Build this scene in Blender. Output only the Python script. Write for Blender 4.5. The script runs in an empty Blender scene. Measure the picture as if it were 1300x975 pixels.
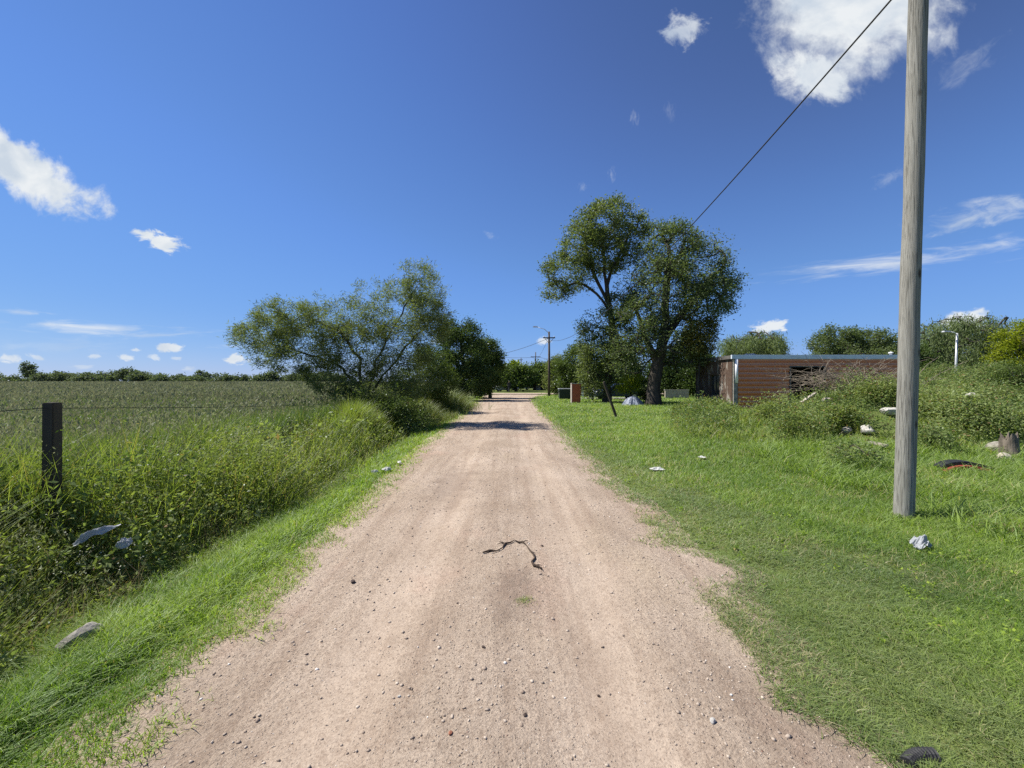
import bpy, bmesh, math, random
import numpy as np
from mathutils import Vector, Matrix

# ------------------------------------------------------------------ basics
SC = bpy.context.scene
COL = SC.collection
F, CX, HY, EYE = 526.0, 650.0, 485.0, 1.6        # focal length and axis measured on the photograph, eye height


def P(px, py, d):
    """world point seen at photo pixel (px, py) at distance d along the road"""
    return Vector(((px - CX) / F * d, d, EYE + (HY - py) / F * d))


def rng(s):
    return np.random.default_rng(s)


def smooth(a, b, x):
    t = np.clip((x - a) / (b - a), 0, 1)
    return t * t * (3 - 2 * t)


_tab = rng(5).random((256, 256))


def vnoise(x, y):
    x = np.asarray(x, float); y = np.asarray(y, float)
    xi = np.floor(x).astype(int); yi = np.floor(y).astype(int)
    fx = x - xi; fy = y - yi
    fx = fx * fx * (3 - 2 * fx); fy = fy * fy * (3 - 2 * fy)
    g = lambda a, b: _tab[a % 256, b % 256]
    return (g(xi, yi) * (1 - fx) + g(xi + 1, yi) * fx) * (1 - fy) + (g(xi, yi + 1) * (1 - fx) + g(xi + 1, yi + 1) * fx) * fy


def fbm(x, y, s=1.0, o=4):
    v = 0; a = .5; t = 0
    for k in range(o):
        v = v + a * vnoise(np.asarray(x) / s + 17.3 * k, np.asarray(y) / s + 9.1 * k); t += a; a *= .5; s *= .5
    return v / t


# ------------------------------------------------------------------ terrain
MOUNDS = [(9.55, 11.2, 1.3, 1.35, 1.6), (11.0, 12.3, 1.2, 1.7, 1.7), (13.6, 12.6, 1.12, 2.0, 1.9), (17.2, 13, 1.3, 2.4, 2.2),
          (6.1, 11.6, .42, 1.4, 1.9), (6.8, 9.0, .26, 2.0, 1.1), (4.9, 10.6, .22, 1.0, 1.8), (11.5, 9.4, .24, 2.5, 1.0), (22, 14, 1.1, 3, 2.2)]


def mound(x, y):
    m = 0
    for (a, b, h, sx, sy) in MOUNDS:
        m = m + (h * np.exp(-((x - a) / sx) ** 2 / 1.6 - ((y - b) / sy) ** 2 / 1.6)) ** 3
    return m ** (1 / 3) * (.82 + .36 * fbm(x, y, .9, 3))


def edge_l(y):
    y = np.asarray(y, float)
    e = np.interp(y, [-6, 0, 1.7, 2.5, 3.5, 5.5, 9, 15, 25, 42, 52], [-1.8, -1.8, -1.80, -1.84, -1.86, -1.9, -2.0, -2.2, -2.5, -2.9, -3.4])
    return e + .30 * (fbm(y, 3.1 + 0 * y, 1.3, 4) - .5)


def edge_r(y):
    y = np.asarray(y, float)
    e = np.interp(y, [-6, 0, 1.7, 2.1, 2.6, 3.2, 3.55, 3.7, 4.1, 4.6, 5.2, 6.5, 9, 15, 25, 38, 45, 52],
                  [1.75, 1.7, 1.64, 1.6, 1.55, 1.64, 1.95, 1.9, 1.62, 1.72, 1.66, 1.6, 1.5, 1.55, 1.6, 1.75, 2.6, 5.0])
    return e + .26 * (fbm(y, 8.7 + 0 * y, 1.1, 4) - .5)


def H(x, y):
    x = np.asarray(x, float); y = np.asarray(y, float)
    h = .05 * (fbm(x, y, 1.6, 3) - .5)
    h = h - .52 * np.exp(-((x + 3.45 + .25 * (fbm(y, 0 * y, 6, 2) - .5)) / .62) ** 2) * smooth(40, 25, y)
    h = h + .10 * smooth(-4.2, -5.2, x)
    h = h + .62 * smooth(14, 120, y) * smooth(-6, -12, x)
    h = h + .06 * smooth(2, 6, x)
    far = smooth(40, 24, y)
    h = h + mound(x, y) * far * smooth(2.4, 4.2, x)
    inroad = smooth(-.55, -.32, x - edge_l(y)) * smooth(-.55, -.32, edge_r(y) - x) * smooth(52, 50, y)
    return h * (1 - .75 * inroad) - .05 * inroad


def road_z(x, y):
    el, er = edge_l(y), edge_r(y)
    u = (x - el) / (er - el)
    crown = .03 * (1 - (2 * u - 1) ** 2)
    ruts = -.022 * (np.exp(-((u - .30) / .075) ** 2) + np.exp(-((u - .70) / .075) ** 2)) + .008 * np.exp(-((u - .5) / .07) ** 2)
    n = .022 * (fbm(x, y * .45, .7, 4) - .5) + .010 * (fbm(x * 1.3, y, .14, 3) - .5)
    out = np.maximum(0, np.maximum(el - x, x - er))
    nz = (fbm(x, y, .35, 3) - .5)
    return crown + ruts * smooth(60, 20, y) + n - .02 + np.minimum(0, -.06 * out + .012 * nz) - .07 * smooth(.28, .55, out + .25 * nz)


def onray(px, py, up=.1):
    """where the line of sight through (px, py) first comes within `up` of the ground"""
    for d in np.arange(3, 40, .04):
        q = P(px, py, float(d))
        if q[2] <= float(H(q[0], q[1])) + up: return q
    return q


# ------------------------------------------------------------------ object helpers
def tag(o, label=None, cat=None, group=None, kind=None):
    if label: o['label'] = label
    if cat: o['category'] = cat
    if group: o['group'] = group
    if kind: o['kind'] = kind
    return o


def empty(name, loc=(0, 0, 0), rz=0, label=None, cat=None, group=None):
    o = bpy.data.objects.new(name, None)
    o.empty_display_size = .2
    COL.objects.link(o); o.location = loc; o.rotation_euler = (0, 0, rz)
    return tag(o, label, cat, group)


def link(name, me, mat, parent=None):
    o = bpy.data.objects.new(name, me)
    if mat: me.materials.append(mat)
    COL.objects.link(o)
    if parent: o.parent = parent
    return o


def mesh_np(name, V, Fs, mat, parent=None, tint=None, smooth_shade=False, origin=None):
    """V (n,3); Fs list of face index arrays (m,k)"""
    V = np.asarray(V, np.float64)
    if origin is not None: V = V - np.asarray(origin)
    me = bpy.data.meshes.new(name)
    Fs = [np.asarray(f, np.int32) for f in Fs if len(f)]
    me.vertices.add(len(V)); me.vertices.foreach_set('co', V.astype(np.float32).ravel())
    idx = np.concatenate([f.ravel() for f in Fs]).astype(np.int32)
    tot = np.concatenate([np.full(len(f), f.shape[1], np.int32) for f in Fs])
    st = np.concatenate([[0], np.cumsum(tot)[:-1]]).astype(np.int32)
    me.loops.add(len(idx)); me.loops.foreach_set('vertex_index', idx)
    me.polygons.add(len(tot)); me.polygons.foreach_set('loop_start', st)
    if smooth_shade: me.polygons.foreach_set('use_smooth', np.ones(len(tot), bool))
    me.update(calc_edges=True)
    if tint is not None:
        at = me.attributes.new('tint', 'FLOAT', 'POINT'); at.data.foreach_set('value', np.asarray(tint, np.float32))
    o = link(name, me, mat, parent)
    if origin is not None: o.location = origin
    return o


class MB:
    """collects simple shapes into one mesh"""
    def __init__(s): s.v = []; s.f = []; s.n = 0

    def add(s, V, Fc):
        V = [tuple(p) for p in V]
        s.v += V; s.f += [tuple(i + s.n for i in f) for f in Fc]; s.n += len(V); return s

    def box(s, c, d, rot=None, taper=1.0, off=(0, 0)):
        x, y, z = d[0] / 2, d[1] / 2, d[2] / 2
        pts = [(-x, -y, -z), (x, -y, -z), (x, y, -z), (-x, y, -z)]
        pts += [(px * taper + off[0], py * taper + off[1], z) for px, py, _ in pts]
        if rot is not None: pts = [rot @ Vector(p) for p in pts]
        pts = [(p[0] + c[0], p[1] + c[1], p[2] + c[2]) for p in pts]
        return s.add(pts, [(3, 2, 1, 0), (4, 5, 6, 7), (0, 1, 5, 4), (1, 2, 6, 5), (2, 3, 7, 6), (3, 0, 4, 7)])

    def tube(s, pts, r, k=8, cap=True):
        V, Fq = tube_np(np.array([tuple(p) for p in pts], float), np.array(r if hasattr(r, '__len__') else [r] * len(pts), float), k)
        Fc = [tuple(f) for f in Fq]
        if cap: Fc += [tuple(range(k))[::-1], tuple(range(len(V) - k, len(V)))]
        return s.add(V, Fc)

    def prism(s, prof, axis, a, b):
        """closed 2-D profile extruded along an axis ('x' or 'y')"""
        n = len(prof)
        mk = (lambda p, t: (t, p[0], p[1])) if axis == 'x' else (lambda p, t: (p[0], t, p[1]))
        V = [mk(p, a) for p in prof] + [mk(p, b) for p in prof]
        return s.add(V, [tuple(range(n))[::-1], tuple(range(n, 2 * n))] + [(i, (i + 1) % n, n + (i + 1) % n, n + i) for i in range(n)])

    def build(s, name, mat, parent=None, bevel=0, shade=False, seg=2):
        me = bpy.data.meshes.new(name); me.from_pydata(s.v, [], s.f); me.update()
        bm = bmesh.new(); bm.from_mesh(me)
        bmesh.ops.recalc_face_normals(bm, faces=bm.faces)
        if bevel:
            es = [e for e in bm.edges if len(e.link_faces) == 2 and e.calc_face_angle(0) > .5]
            bmesh.ops.bevel(bm, geom=es, offset=bevel, segments=seg, affect='EDGES', clamp_overlap=True)
        bm.to_mesh(me); bm.free()
        if shade:
            for p in me.polygons: p.use_smooth = True
        return link(name, me, mat, parent)


def tube_np(P_, R, k):
    n = len(P_)
    T = np.gradient(P_, axis=0); T /= np.linalg.norm(T, axis=1)[:, None] + 1e-9
    ref = np.array([.31, .95, .05]) if abs(T[0][2]) > .7 else np.array([0, 0, 1.])
    A = np.cross(T, ref); A /= np.linalg.norm(A, axis=1)[:, None] + 1e-9
    B = np.cross(T, A)
    an = np.arange(k) / k * 2 * np.pi
    V = P_[:, None, :] + R[:, None, None] * (np.cos(an)[None, :, None] * A[:, None, :] + np.sin(an)[None, :, None] * B[:, None, :])
    i = np.arange(n - 1)[:, None] * k; j = np.arange(k)[None, :]; j2 = (j + 1) % k
    Fq = np.stack([i + j, i + j2, i + k + j2, i + k + j], -1).reshape(-1, 4)
    return V.reshape(-1, 3), Fq


def rock(name, loc, dims, mat, seed, parent=None, sub=3, rough=.35, flat=.0):
    bm = bmesh.new(); bmesh.ops.create_icosphere(bm, subdivisions=sub, radius=.5)
    r = rng(seed); planes = r.normal(size=(9, 3)); planes /= np.linalg.norm(planes, axis=1)[:, None]; offs = r.uniform(.28, .46, 9)
    for v in bm.verts:
        c = np.array(v.co)
        for q, o_ in zip(planes, offs):
            e = c @ q - o_
            if e > 0: c = c - q * e * .9
        c = c * (1 + rough * .25 * (vnoise(c[0] * 9 + seed, c[1] * 9 + c[2] * 7) - .5))
        v.co = Vector((c[0] * dims[0] * 1.2, c[1] * dims[1] * 1.2, c[2] * dims[2] * 1.2))
    me = bpy.data.meshes.new(name); bm.to_mesh(me); bm.free()
    o = link(name, me, mat, parent); o.location = loc; o.rotation_euler = (0, 0, seed * 1.7)
    return o


def crumple(name, loc, w, l, h, mat, seed, n=18, rot=(0, 0, 0), thick=.002, parent=None):
    """a crumpled sheet (bag, cloth, paper) with real folds and thickness"""
    r = rng(seed); bm = bmesh.new(); g = []
    for j in range(n):
        row = []
        for i in range(n):
            u, v = i / (n - 1) - .5, j / (n - 1) - .5
            rr = math.hypot(u, v) * 2
            e = 1 + .35 * (vnoise(math.atan2(v, u) * 1.6 + seed, seed * .7) - .5)
            z = h * max(0, 1 - rr ** 1.6) + h * .95 * (abs(float(vnoise(u * 5 + seed, v * 5))) - .35) + h * .4 * (float(vnoise(u * 13, v * 13 + seed)) - .5)
            row.append(bm.verts.new((u * w * e, v * l * e, max(.004, z))))
        g.append(row)
    for j in range(n - 1):
        for i in range(n - 1):
            if math.hypot((i + .5) / (n - 1) - .5, (j + .5) / (n - 1) - .5) < .52: bm.faces.new((g[j][i], g[j][i + 1], g[j + 1][i + 1], g[j + 1][i]))
    bmesh.ops.delete(bm, geom=[v for v in bm.verts if not v.link_faces], context='VERTS')
    me = bpy.data.meshes.new(name); bm.to_mesh(me); bm.free()
    o = link(name, me, mat, parent); o.location = loc; o.rotation_euler = rot
    m = o.modifiers.new('thick', 'SOLIDIFY'); m.thickness = thick
    return o


# ------------------------------------------------------------------ materials
class NT:
    def __init__(s, m):
        s.t = m.node_tree; s.n = s.t.nodes; s.n.clear()

    def new(s, typ, **kw):
        nd = s.n.new(typ)
        for k, v in kw.items():
            if k == 'inp':
                for a, b in v.items():
                    if hasattr(b, 'is_output'): s.t.links.new(b, nd.inputs[a])
                    else: nd.inputs[a].default_value = b
            else: setattr(nd, k, v)
        return nd

    def noise(s, vec, scale, detail=4, rough=.55, dist=0):
        return s.new('ShaderNodeTexNoise', inp={'Vector': vec, 'Scale': scale, 'Detail': detail, 'Roughness': rough, 'Distortion': dist}).outputs['Fac']

    def ramp(s, fac, stops):
        r = s.new('ShaderNodeValToRGB', inp={'Fac': fac})
        while len(r.color_ramp.elements) < len(stops): r.color_ramp.elements.new(.5)
        for e, (p, c) in zip(r.color_ramp.elements, stops):
            e.position = p; e.color = (*c, 1) if hasattr(c, '__len__') else (c, c, c, 1)
        return r.outputs['Color']

    def mix(s, fac, a, b, blend='MIX'):
        m = s.new('ShaderNodeMix', data_type='RGBA', blend_type=blend)
        for k, v in ((0, fac), (6, a), (7, b)):
            if hasattr(v, 'is_output'): s.t.links.new(v, m.inputs[k])
            else: m.inputs[k].default_value = v if k == 0 else ((*v, 1) if len(v) == 3 else v)
        return m.outputs[2]

    def math(s, op, a, b=0, c=None):
        i = {0: a, 1: b}
        if c is not None: i[2] = c
        return s.new('ShaderNodeMath', operation=op, inp=i).outputs[0]

    def mapping(s, vec, scale=(1, 1, 1), loc=(0, 0, 0), rot=(0, 0, 0), typ='POINT'):
        return s.new('ShaderNodeMapping', vector_type=typ, inp={'Vector': vec, 'Scale': scale, 'Location': loc, 'Rotation': rot}).outputs[0]

    def out(s, sh):
        s.new('ShaderNodeOutputMaterial', inp={'Surface': sh})


def new_mat(name):
    m = bpy.data.materials.new(name); m.use_nodes = True
    return m, NT(m)


def leaf_mat(name, dark, light, trans=.35, rough=.5, dry=None, tr_gain=(1.3, 1.4, .6), gloss=.06):
    """leaf: two greens chosen leaf by leaf, light passing through, a faint sheen"""
    m, t = new_mat(name)
    a = t.new('ShaderNodeAttribute', attribute_name='tint').outputs['Fac']
    stops = [(0, dark), (.85, light)]
    if dry: stops += [(.93, light), (.96, dry)]
    c = t.ramp(a, stops)
    d = t.new('ShaderNodeBsdfDiffuse', inp={'Color': c}).outputs[0]
    tc = t.mix(1.0, c, tr_gain, 'MULTIPLY')
    tr = t.new('ShaderNodeBsdfTranslucent', inp={'Color': tc}).outputs[0]
    s1 = t.new('ShaderNodeMixShader', inp={0: trans, 1: d, 2: tr}).outputs[0]
    g = t.new('ShaderNodeBsdfGlossy', inp={'Color': (.9, .95, 1, 1), 'Roughness': rough}).outputs[0]
    lw = t.new('ShaderNodeLayerWeight', inp={'Blend': .25}).outputs['Fresnel']
    s2 = t.new('ShaderNodeMixShader', inp={0: t.math('MULTIPLY', lw, gloss), 1: s1, 2: g}).outputs[0]
    t.out(s2)
    return m


def simple(name, c1, c2=None, scale=6, rough=.8, bump=.2, bscale=40, metal=0, stretch=(1, 1, 1), spec=.3, trans=0):
    m, t = new_mat(name)
    co = t.new('ShaderNodeTexCoord').outputs['Object']
    v = t.mapping(co, stretch)
    n = t.noise(v, scale, 6, .6)
    c = t.ramp(n, [(.3, c1), (.7, c2 or c1)])
    b = t.new('ShaderNodeBump', inp={'Height': t.noise(v, bscale, 5, .6), 'Strength': bump, 'Distance': .01}).outputs[0]
    p = t.new('ShaderNodeBsdfPrincipled', inp={'Base Color': c, 'Roughness': rough, 'Metallic': metal, 'Normal': b, 'Specular IOR Level': spec})
    sh = p.outputs[0]
    if trans:
        tr = t.new('ShaderNodeBsdfTranslucent', inp={'Color': c}).outputs[0]
        sh = t.new('ShaderNodeMixShader', inp={0: trans, 1: sh, 2: tr}).outputs[0]
    t.out(sh)
    return m


M = {}
M['lawn'] = leaf_mat('lawn_blade', (.120, .205, .034), (.270, .360, .078), .48, .65, (.44, .40, .20))
M['turf'] = leaf_mat('turf_blade', (.125, .188, .048), (.255, .310, .098), .44, .65, (.40, .36, .20))
M['verge'] = leaf_mat('verge_blade', (.140, .235, .028), (.300, .390, .064), .48, .65, (.44, .35, .16))
M['weed'] = leaf_mat('weed_leaf', (.095, .140, .036), (.275, .315, .098), .44, .55, (.27, .21, .11))
M['weed_grass'] = leaf_mat('weed_blade', (.120, .185, .034), (.300, .345, .092), .46, .55, (.32, .26, .11))
M['mound'] = leaf_mat('mound_leaf', (.110, .165, .054), (.265, .315, .125), .42, .55, (.28, .19, .10))
M['crop'] = leaf_mat('crop_blade', (.082, .140, .040), (.195, .260, .092), .40, .75, (.27, .23, .12))
M['seed'] = leaf_mat('seed_head', (.145, .148, .075), (.29, .295, .15), .3, .85, (.30, .26, .15), (1, 1, 1))
M['straw'] = leaf_mat('straw', (.22, .16, .075), (.42, .34, .18), .25, .6, None, (1, 1, 1))
M['grasshead'] = leaf_mat('grass_head', (.19, .22, .09), (.36, .38, .20), .4, .7, None, (1, 1, 1))
M['flower'] = leaf_mat('pale_flower', (.30, .32, .22), (.6, .6, .48), .3, .7, None, (1, 1, 1))
M['acacia'] = leaf_mat('acacia_leaf', (.090, .118, .045), (.205, .235, .100), .44, .6)
M['dark'] = leaf_mat('dark_leaf', (.038, .066, .020), (.100, .140, .042), .32, .55)
M['poplar'] = leaf_mat('broad_leaf', (.068, .095, .033), (.190, .225, .088), .42, .6)
M['ash'] = leaf_mat('narrow_leaf', (.058, .086, .036), (.165, .205, .090), .42, .6)
M['willow'] = leaf_mat('willow_leaf', (.11, .15, .062), (.23, .28, .13), .42, .6)
M['yellow'] = leaf_mat('yellowing_leaf', (.10, .15, .012), (.30, .33, .025), .42, .5)
M['autumn'] = leaf_mat('browning_leaf', (.055, .075, .018), (.17, .15, .035), .3, .5)
M['bush'] = leaf_mat('bush_leaf', (.048, .080, .020), (.125, .168, .046), .34, .55)
M['scrub'] = leaf_mat('scrub_blade', (.085, .118, .030), (.195, .225, .070), .36, .6, (.30, .22, .11))
M['far'] = leaf_mat('distant_leaf', (.085, .112, .070), (.15, .18, .110), .35, .6)  # distance haze painted into the leaf colour, paler and bluer
M['bark'] = simple('bark', (.035, .030, .024), (.080, .068, .054), 5, .95, .8, 24, stretch=(1, 1, .25))
M['bark_pale'] = simple('pale_bark', (.10, .085, .065), (.19, .165, .13), 5, .95, .8, 24, stretch=(1, 1, .25))
M['stumpbark'] = simple('stump_bark', (.06, .05, .038), (.24, .20, .155), 9, .95, 1.0, 30, stretch=(1, 1, .35))
M['twig'] = simple('dead_twig', (.16, .125, .09), (.30, .25, .19), 12, .9, .4, 60)
M['darktwig'] = simple('dark_twig', (.035, .024, .018), (.085, .06, .042), 30, .95, .6, 120)
M['concrete'] = simple('concrete', (.30, .28, .25), (.50, .48, .44), 9, .9, .6, 45)
M['oldconcrete'] = simple('old_concrete', (.16, .145, .12), (.40, .37, .32), 7, .95, .8, 30)
M['whiteplastic'] = simple('white_plastic', (.42, .44, .46), (.66, .67, .68), 9, .4, .3, 20, trans=.45)
M['paper'] = simple('weathered_paper', (.42, .41, .36), (.68, .67, .62), 9, .8, .3, 25)
M['black'] = simple('black_rubber', (.010, .010, .011), (.030, .030, .032), 20, .6, .3, 90)
M['wire'] = simple('dark_wire', (.020, .019, .018), (.035, .034, .033), 20, .6, 0)
M['steel'] = simple('galvanised_steel', (.42, .43, .44), (.58, .59, .60), 8, .5, .05, 50, metal=.3)
M['white'] = simple('white_paint', (.70, .71, .72), (.82, .82, .82), 3, .5, .05, 40)
M['fascia'] = simple('fascia_paint', (.52, .57, .62), (.66, .71, .76), 3, .45, .05, 40)
M['red'] = simple('red_fabric', (.20, .03, .025), (.30, .06, .045), 9, .7, .3, 40)
M['tarp'] = simple('pale_tarp', (.13, .15, .20), (.24, .27, .33), 5, .5, .5, 14)
M['postwood'] = simple('fence_timber', (.040, .033, .024), (.095, .08, .058), 6, .95, .9, 30, stretch=(1, 1, .12))
M['plankwood'] = simple('grey_plank', (.26, .22, .17), (.42, .37, .30), 6, .9, .6, 30, stretch=(.1, 1, 1))
M['bin'] = simple('bin_paint', (.018, .032, .022), (.035, .05, .036), 6, .5, .1, 40)
M['dark_in'] = simple('dark_room', (.012, .011, .010), (.02, .018, .016), 3, .9, .1, 20)
M['glass'] = simple('window_glass', (.02, .024, .028), (.03, .034, .04), 2, .08, 0, spec=.6)
M['redbrown'] = simple('red_paint', (.16, .05, .035), (.24, .08, .055), 6, .6, .1, 30)
M['carwhite'] = simple('white_car_paint', (.66, .67, .68), (.72, .73, .74), 2, .25, .0, spec=.5)
M['carblue'] = simple('blue_car_paint', (.025, .04, .09), (.035, .055, .115), 2, .3, .0, spec=.5)
M['carred'] = simple('tail_lamp', (.4, .02, .015), (.5, .03, .02), 2, .3, 0)
M['tyre'] = simple('tyre', (.015, .015, .015), (.03, .03, .03), 20, .85, .2, 60)
M['skin'] = simple('skin', (.40, .24, .16), (.46, .28, .19), 5, .6, 0)
M['dustyroof'] = simple('sheet_roof', (.07, .065, .06), (.14, .13, .12), 3, .7, .2, 20)
M['plaster'] = simple('plaster', (.36, .31, .25), (.50, .45, .38), 3, .9, .3, 30)
M['dullred'] = simple('clay', (.22, .085, .05), (.34, .15, .09), 8, .95, .4, 40)
M['clod'] = simple('dark_stone', (.05, .035, .028), (.12, .09, .075), 30, .95, .5, 90)


def weathered_pole(name, ca, cb, cc):
    m, t = new_mat(name)
    co = t.new('ShaderNodeTexCoord').outputs['Object']
    g = t.noise(t.mapping(co, (14, 14, .55)), 3, 8, .65)
    c = t.ramp(g, [(.25, ca), (.5, cb), (.75, cc)])
    streak = t.noise(t.mapping(co, (60, 60, .8)), 2, 4, .6)
    c = t.mix(t.ramp(streak, [(.52, 0), (.60, .75)]), c, tuple(k * .38 for k in ca))
    big = t.noise(co, 1.1, 3, .5)
    c = t.mix(t.ramp(big, [(.4, 0), (.7, .5)]), c, tuple(k * 1.15 for k in cb))
    knots = t.new('ShaderNodeTexVoronoi', inp={'Vector': t.mapping(co, (4.5, 4.5, 2.1)), 'Scale': 1.0, 'Randomness': 1}).outputs['Distance']
    c = t.mix(t.ramp(knots, [(.06, .9), (.15, 0)]), c, (.04, .032, .024))
    b = t.new('ShaderNodeBump', inp={'Height': t.math('ADD', g, t.math('MULTIPLY', streak, .5)), 'Strength': .6, 'Distance': .012}).outputs[0]
    t.out(t.new('ShaderNodeBsdfPrincipled', inp={'Base Color': c, 'Roughness': .9, 'Normal': b, 'Specular IOR Level': .2}).outputs[0])
    return m


M['pole'] = weathered_pole('weathered_pole', (.165, .155, .130), (.245, .238, .205), (.33, .32, .285))
M['oldpole'] = weathered_pole('old_pole', (.07, .055, .042), (.11, .09, .07), (.16, .13, .10))


def brick_mat(name, c1, c2, mortar, scale=1.0, stain=None):
    m, t = new_mat(name)
    co = t.new('ShaderNodeTexCoord').outputs['Object']
    sx = t.new('ShaderNodeSeparateXYZ', inp={0: co})
    v = t.new('ShaderNodeCombineXYZ', inp={0: t.math('ADD', sx.outputs[0], sx.outputs[1]), 1: sx.outputs[2]}).outputs[0]
    b = t.new('ShaderNodeTexBrick', inp={'Vector': v, 'Color1': (*c1, 1), 'Color2': (*c2, 1), 'Mortar': (*mortar, 1), 'Scale': scale,
                                         'Mortar Size': .012, 'Brick Width': .24, 'Row Height': .075})
    c = t.mix(t.ramp(t.noise(co, 7, 5), [(.3, 0), (.7, .45)]), b.outputs['Color'], tuple(k * .6 for k in c1))
    if stain:
        c = t.mix(t.ramp(t.noise(t.mapping(co, (1.6, 1.6, .7)), 1.6, 6, .65), [(.54, 0), (.62, .85)]), c, stain)
    bu = t.new('ShaderNodeBump', inp={'Height': b.outputs['Fac'], 'Strength': .4, 'Distance': -.01}).outputs[0]
    t.out(t.new('ShaderNodeBsdfPrincipled', inp={'Base Color': c, 'Roughness': .95, 'Normal': bu, 'Specular IOR Level': .1}).outputs[0])
    return m


M['brick'] = brick_mat('red_brick', (.50, .095, .035), (.58, .14, .055), (.30, .16, .10))
M['wallbrick'] = brick_mat('dull_brick', (.085, .050, .034), (.115, .068, .046), (.12, .10, .085), stain=(.30, .27, .23))

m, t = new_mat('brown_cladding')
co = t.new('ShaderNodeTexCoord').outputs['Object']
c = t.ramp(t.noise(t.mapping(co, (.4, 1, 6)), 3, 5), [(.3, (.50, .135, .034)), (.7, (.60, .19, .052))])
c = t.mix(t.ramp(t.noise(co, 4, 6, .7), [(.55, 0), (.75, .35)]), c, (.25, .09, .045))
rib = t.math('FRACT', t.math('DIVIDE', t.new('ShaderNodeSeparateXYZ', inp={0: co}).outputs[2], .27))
c = t.mix(t.ramp(rib, [(0, .5), (.10, 0), (.60, 0), (.68, .8), (.80, .8), (.88, .5)]), c, t.mix(t.ramp(rib, [(.3, 0), (.5, 1)]), (.10, .04, .025), (.62, .34, .22)))  # ledge highlights and groove shade painted into the rib colours
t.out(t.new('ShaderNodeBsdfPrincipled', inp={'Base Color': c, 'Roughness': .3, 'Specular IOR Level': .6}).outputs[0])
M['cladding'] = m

# ground sheet: thatch and soil under the grass, dark stubble soil under the crop
m, t = new_mat('ground_soil')
geo = t.new('ShaderNodeNewGeometry').outputs['Position']
c = t.ramp(t.noise(geo, .9, 7, .65), [(.3, (.085, .110, .032)), (.5, (.110, .150, .040)), (.72, (.170, .165, .075))])
c = t.mix(t.ramp(t.noise(geo, 14, 5, .6), [(.45, 0), (.75, .6)]), c, (.10, .082, .052))
sx = t.new('ShaderNodeSeparateXYZ', inp={0: geo})
fld = t.ramp(t.noise(t.mapping(geo, (.05, .5, 1)), 1.0, 6, .6), [(.35, (.095, .105, .045)), (.55, (.140, .138, .062)), (.7, (.110, .130, .050))])
ff = t.new('ShaderNodeMapRange', inp={'Value': sx.outputs[0], 'From Min': -4.6, 'From Max': -5.6}).outputs[0]
c = t.mix(ff, c, fld)
b = t.new('ShaderNodeBump', inp={'Height': t.noise(geo, 25, 6, .7), 'Strength': .8, 'Distance': .03}).outputs[0]
t.out(t.new('ShaderNodeBsdfPrincipled', inp={'Base Color': c, 'Roughness': 1, 'Normal': b, 'Specular IOR Level': .05}).outputs[0])
M['ground'] = m

# the dirt road: pale compacted earth, streaks along the traffic, gravel, brick dust
m, t = new_mat('road_dirt')
geo = t.new('ShaderNodeNewGeometry').outputs['Position']
base = t.ramp(t.noise(geo, .8, 6, .6), [(.3, (.338, .264, .196)), (.5, (.418, .334, .255)), (.72, (.495, .402, .315))])
st = t.noise(t.mapping(geo, (3.2, .16, 1)), 1.6, 6, .6)
base = t.mix(t.ramp(st, [(.36, .45), (.54, 0)]), base, (.235, .165, .118))
base = t.mix(t.ramp(st, [(.55, 0), (.75, .3)]), base, (.46, .365, .285))
pt = t.noise(t.mapping(geo, (1, .5, 1), (4, 2, 0)), .9, 5, .6)
base = t.mix(t.ramp(pt, [(.56, 0), (.7, .5)]), base, (.24, .18, .135))
rd = t.noise(t.mapping(geo, (1, .6, 1), (9.3, 1.2, 0)), .75, 6, .65)
base = t.mix(t.ramp(rd, [(.57, 0), (.74, .35)]), base, (.43, .255, .19))
sand = t.noise(t.mapping(geo, (1, .35, 1), (2.3, 7.7, 0)), .8, 6, .65)
base = t.mix(t.ramp(sand, [(.55, 0), (.7, .45)]), base, (.47, .385, .27))
wet = t.new('ShaderNodeVectorMath', operation='LENGTH', inp={0: t.mapping(geo, (.42, 1.5, 1), (-.95, 6.6, 0), (0, 0, 0), 'TEXTURE')}).outputs['Value']
wet2 = t.new('ShaderNodeVectorMath', operation='LENGTH', inp={0: t.mapping(geo, (.22, .55, 1), (.02, 3.15, 0), (0, 0, 0), 'TEXTURE')}).outputs['Value']
wn = t.math('MULTIPLY', t.math('SUBTRACT', t.noise(geo, 3.5, 6, .65), .5), 2.4)
base = t.mix(t.ramp(t.math('ADD', t.math('MINIMUM', wet, wet2), wn), [(.35, .55), (1.0, 0)]), base, (.20, .15, .115))
fine = t.noise(geo, 90, 5, .75)
base = t.mix(t.ramp(fine, [(.36, .75), (.5, 0)]), base, (.17, .125, .092))
mid_ = t.noise(geo, 24, 6, .75)
base = t.mix(t.ramp(mid_, [(.34, .55), (.5, 0)]), base, (.215, .155, .112))
base = t.mix(t.ramp(mid_, [(.55, 0), (.72, .4)]), base, (.53, .43, .33))
base = t.mix(t.ramp(fine, [(.58, 0), (.75, .5)]), base, (.55, .46, .37))
rut = t.new('ShaderNodeAttribute', attribute_name='tint').outputs['Fac']
base = t.mix(t.math('MULTIPLY', rut, .10), base, t.mix(t.ramp(st, [(.4, 0), (.6, 1)]), (.41, .322, .25), (.475, .382, .302)))
vo = t.new('ShaderNodeTexVoronoi', inp={'Vector': geo, 'Scale': 55})
peb = t.ramp(vo.outputs['Distance'], [(.16, 1), (.30, 0)])
pick = t.new('ShaderNodeSeparateColor', inp={0: vo.outputs['Color']})
sel = t.math('MULTIPLY', peb, t.math('GREATER_THAN', pick.outputs[0], .72))
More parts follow.
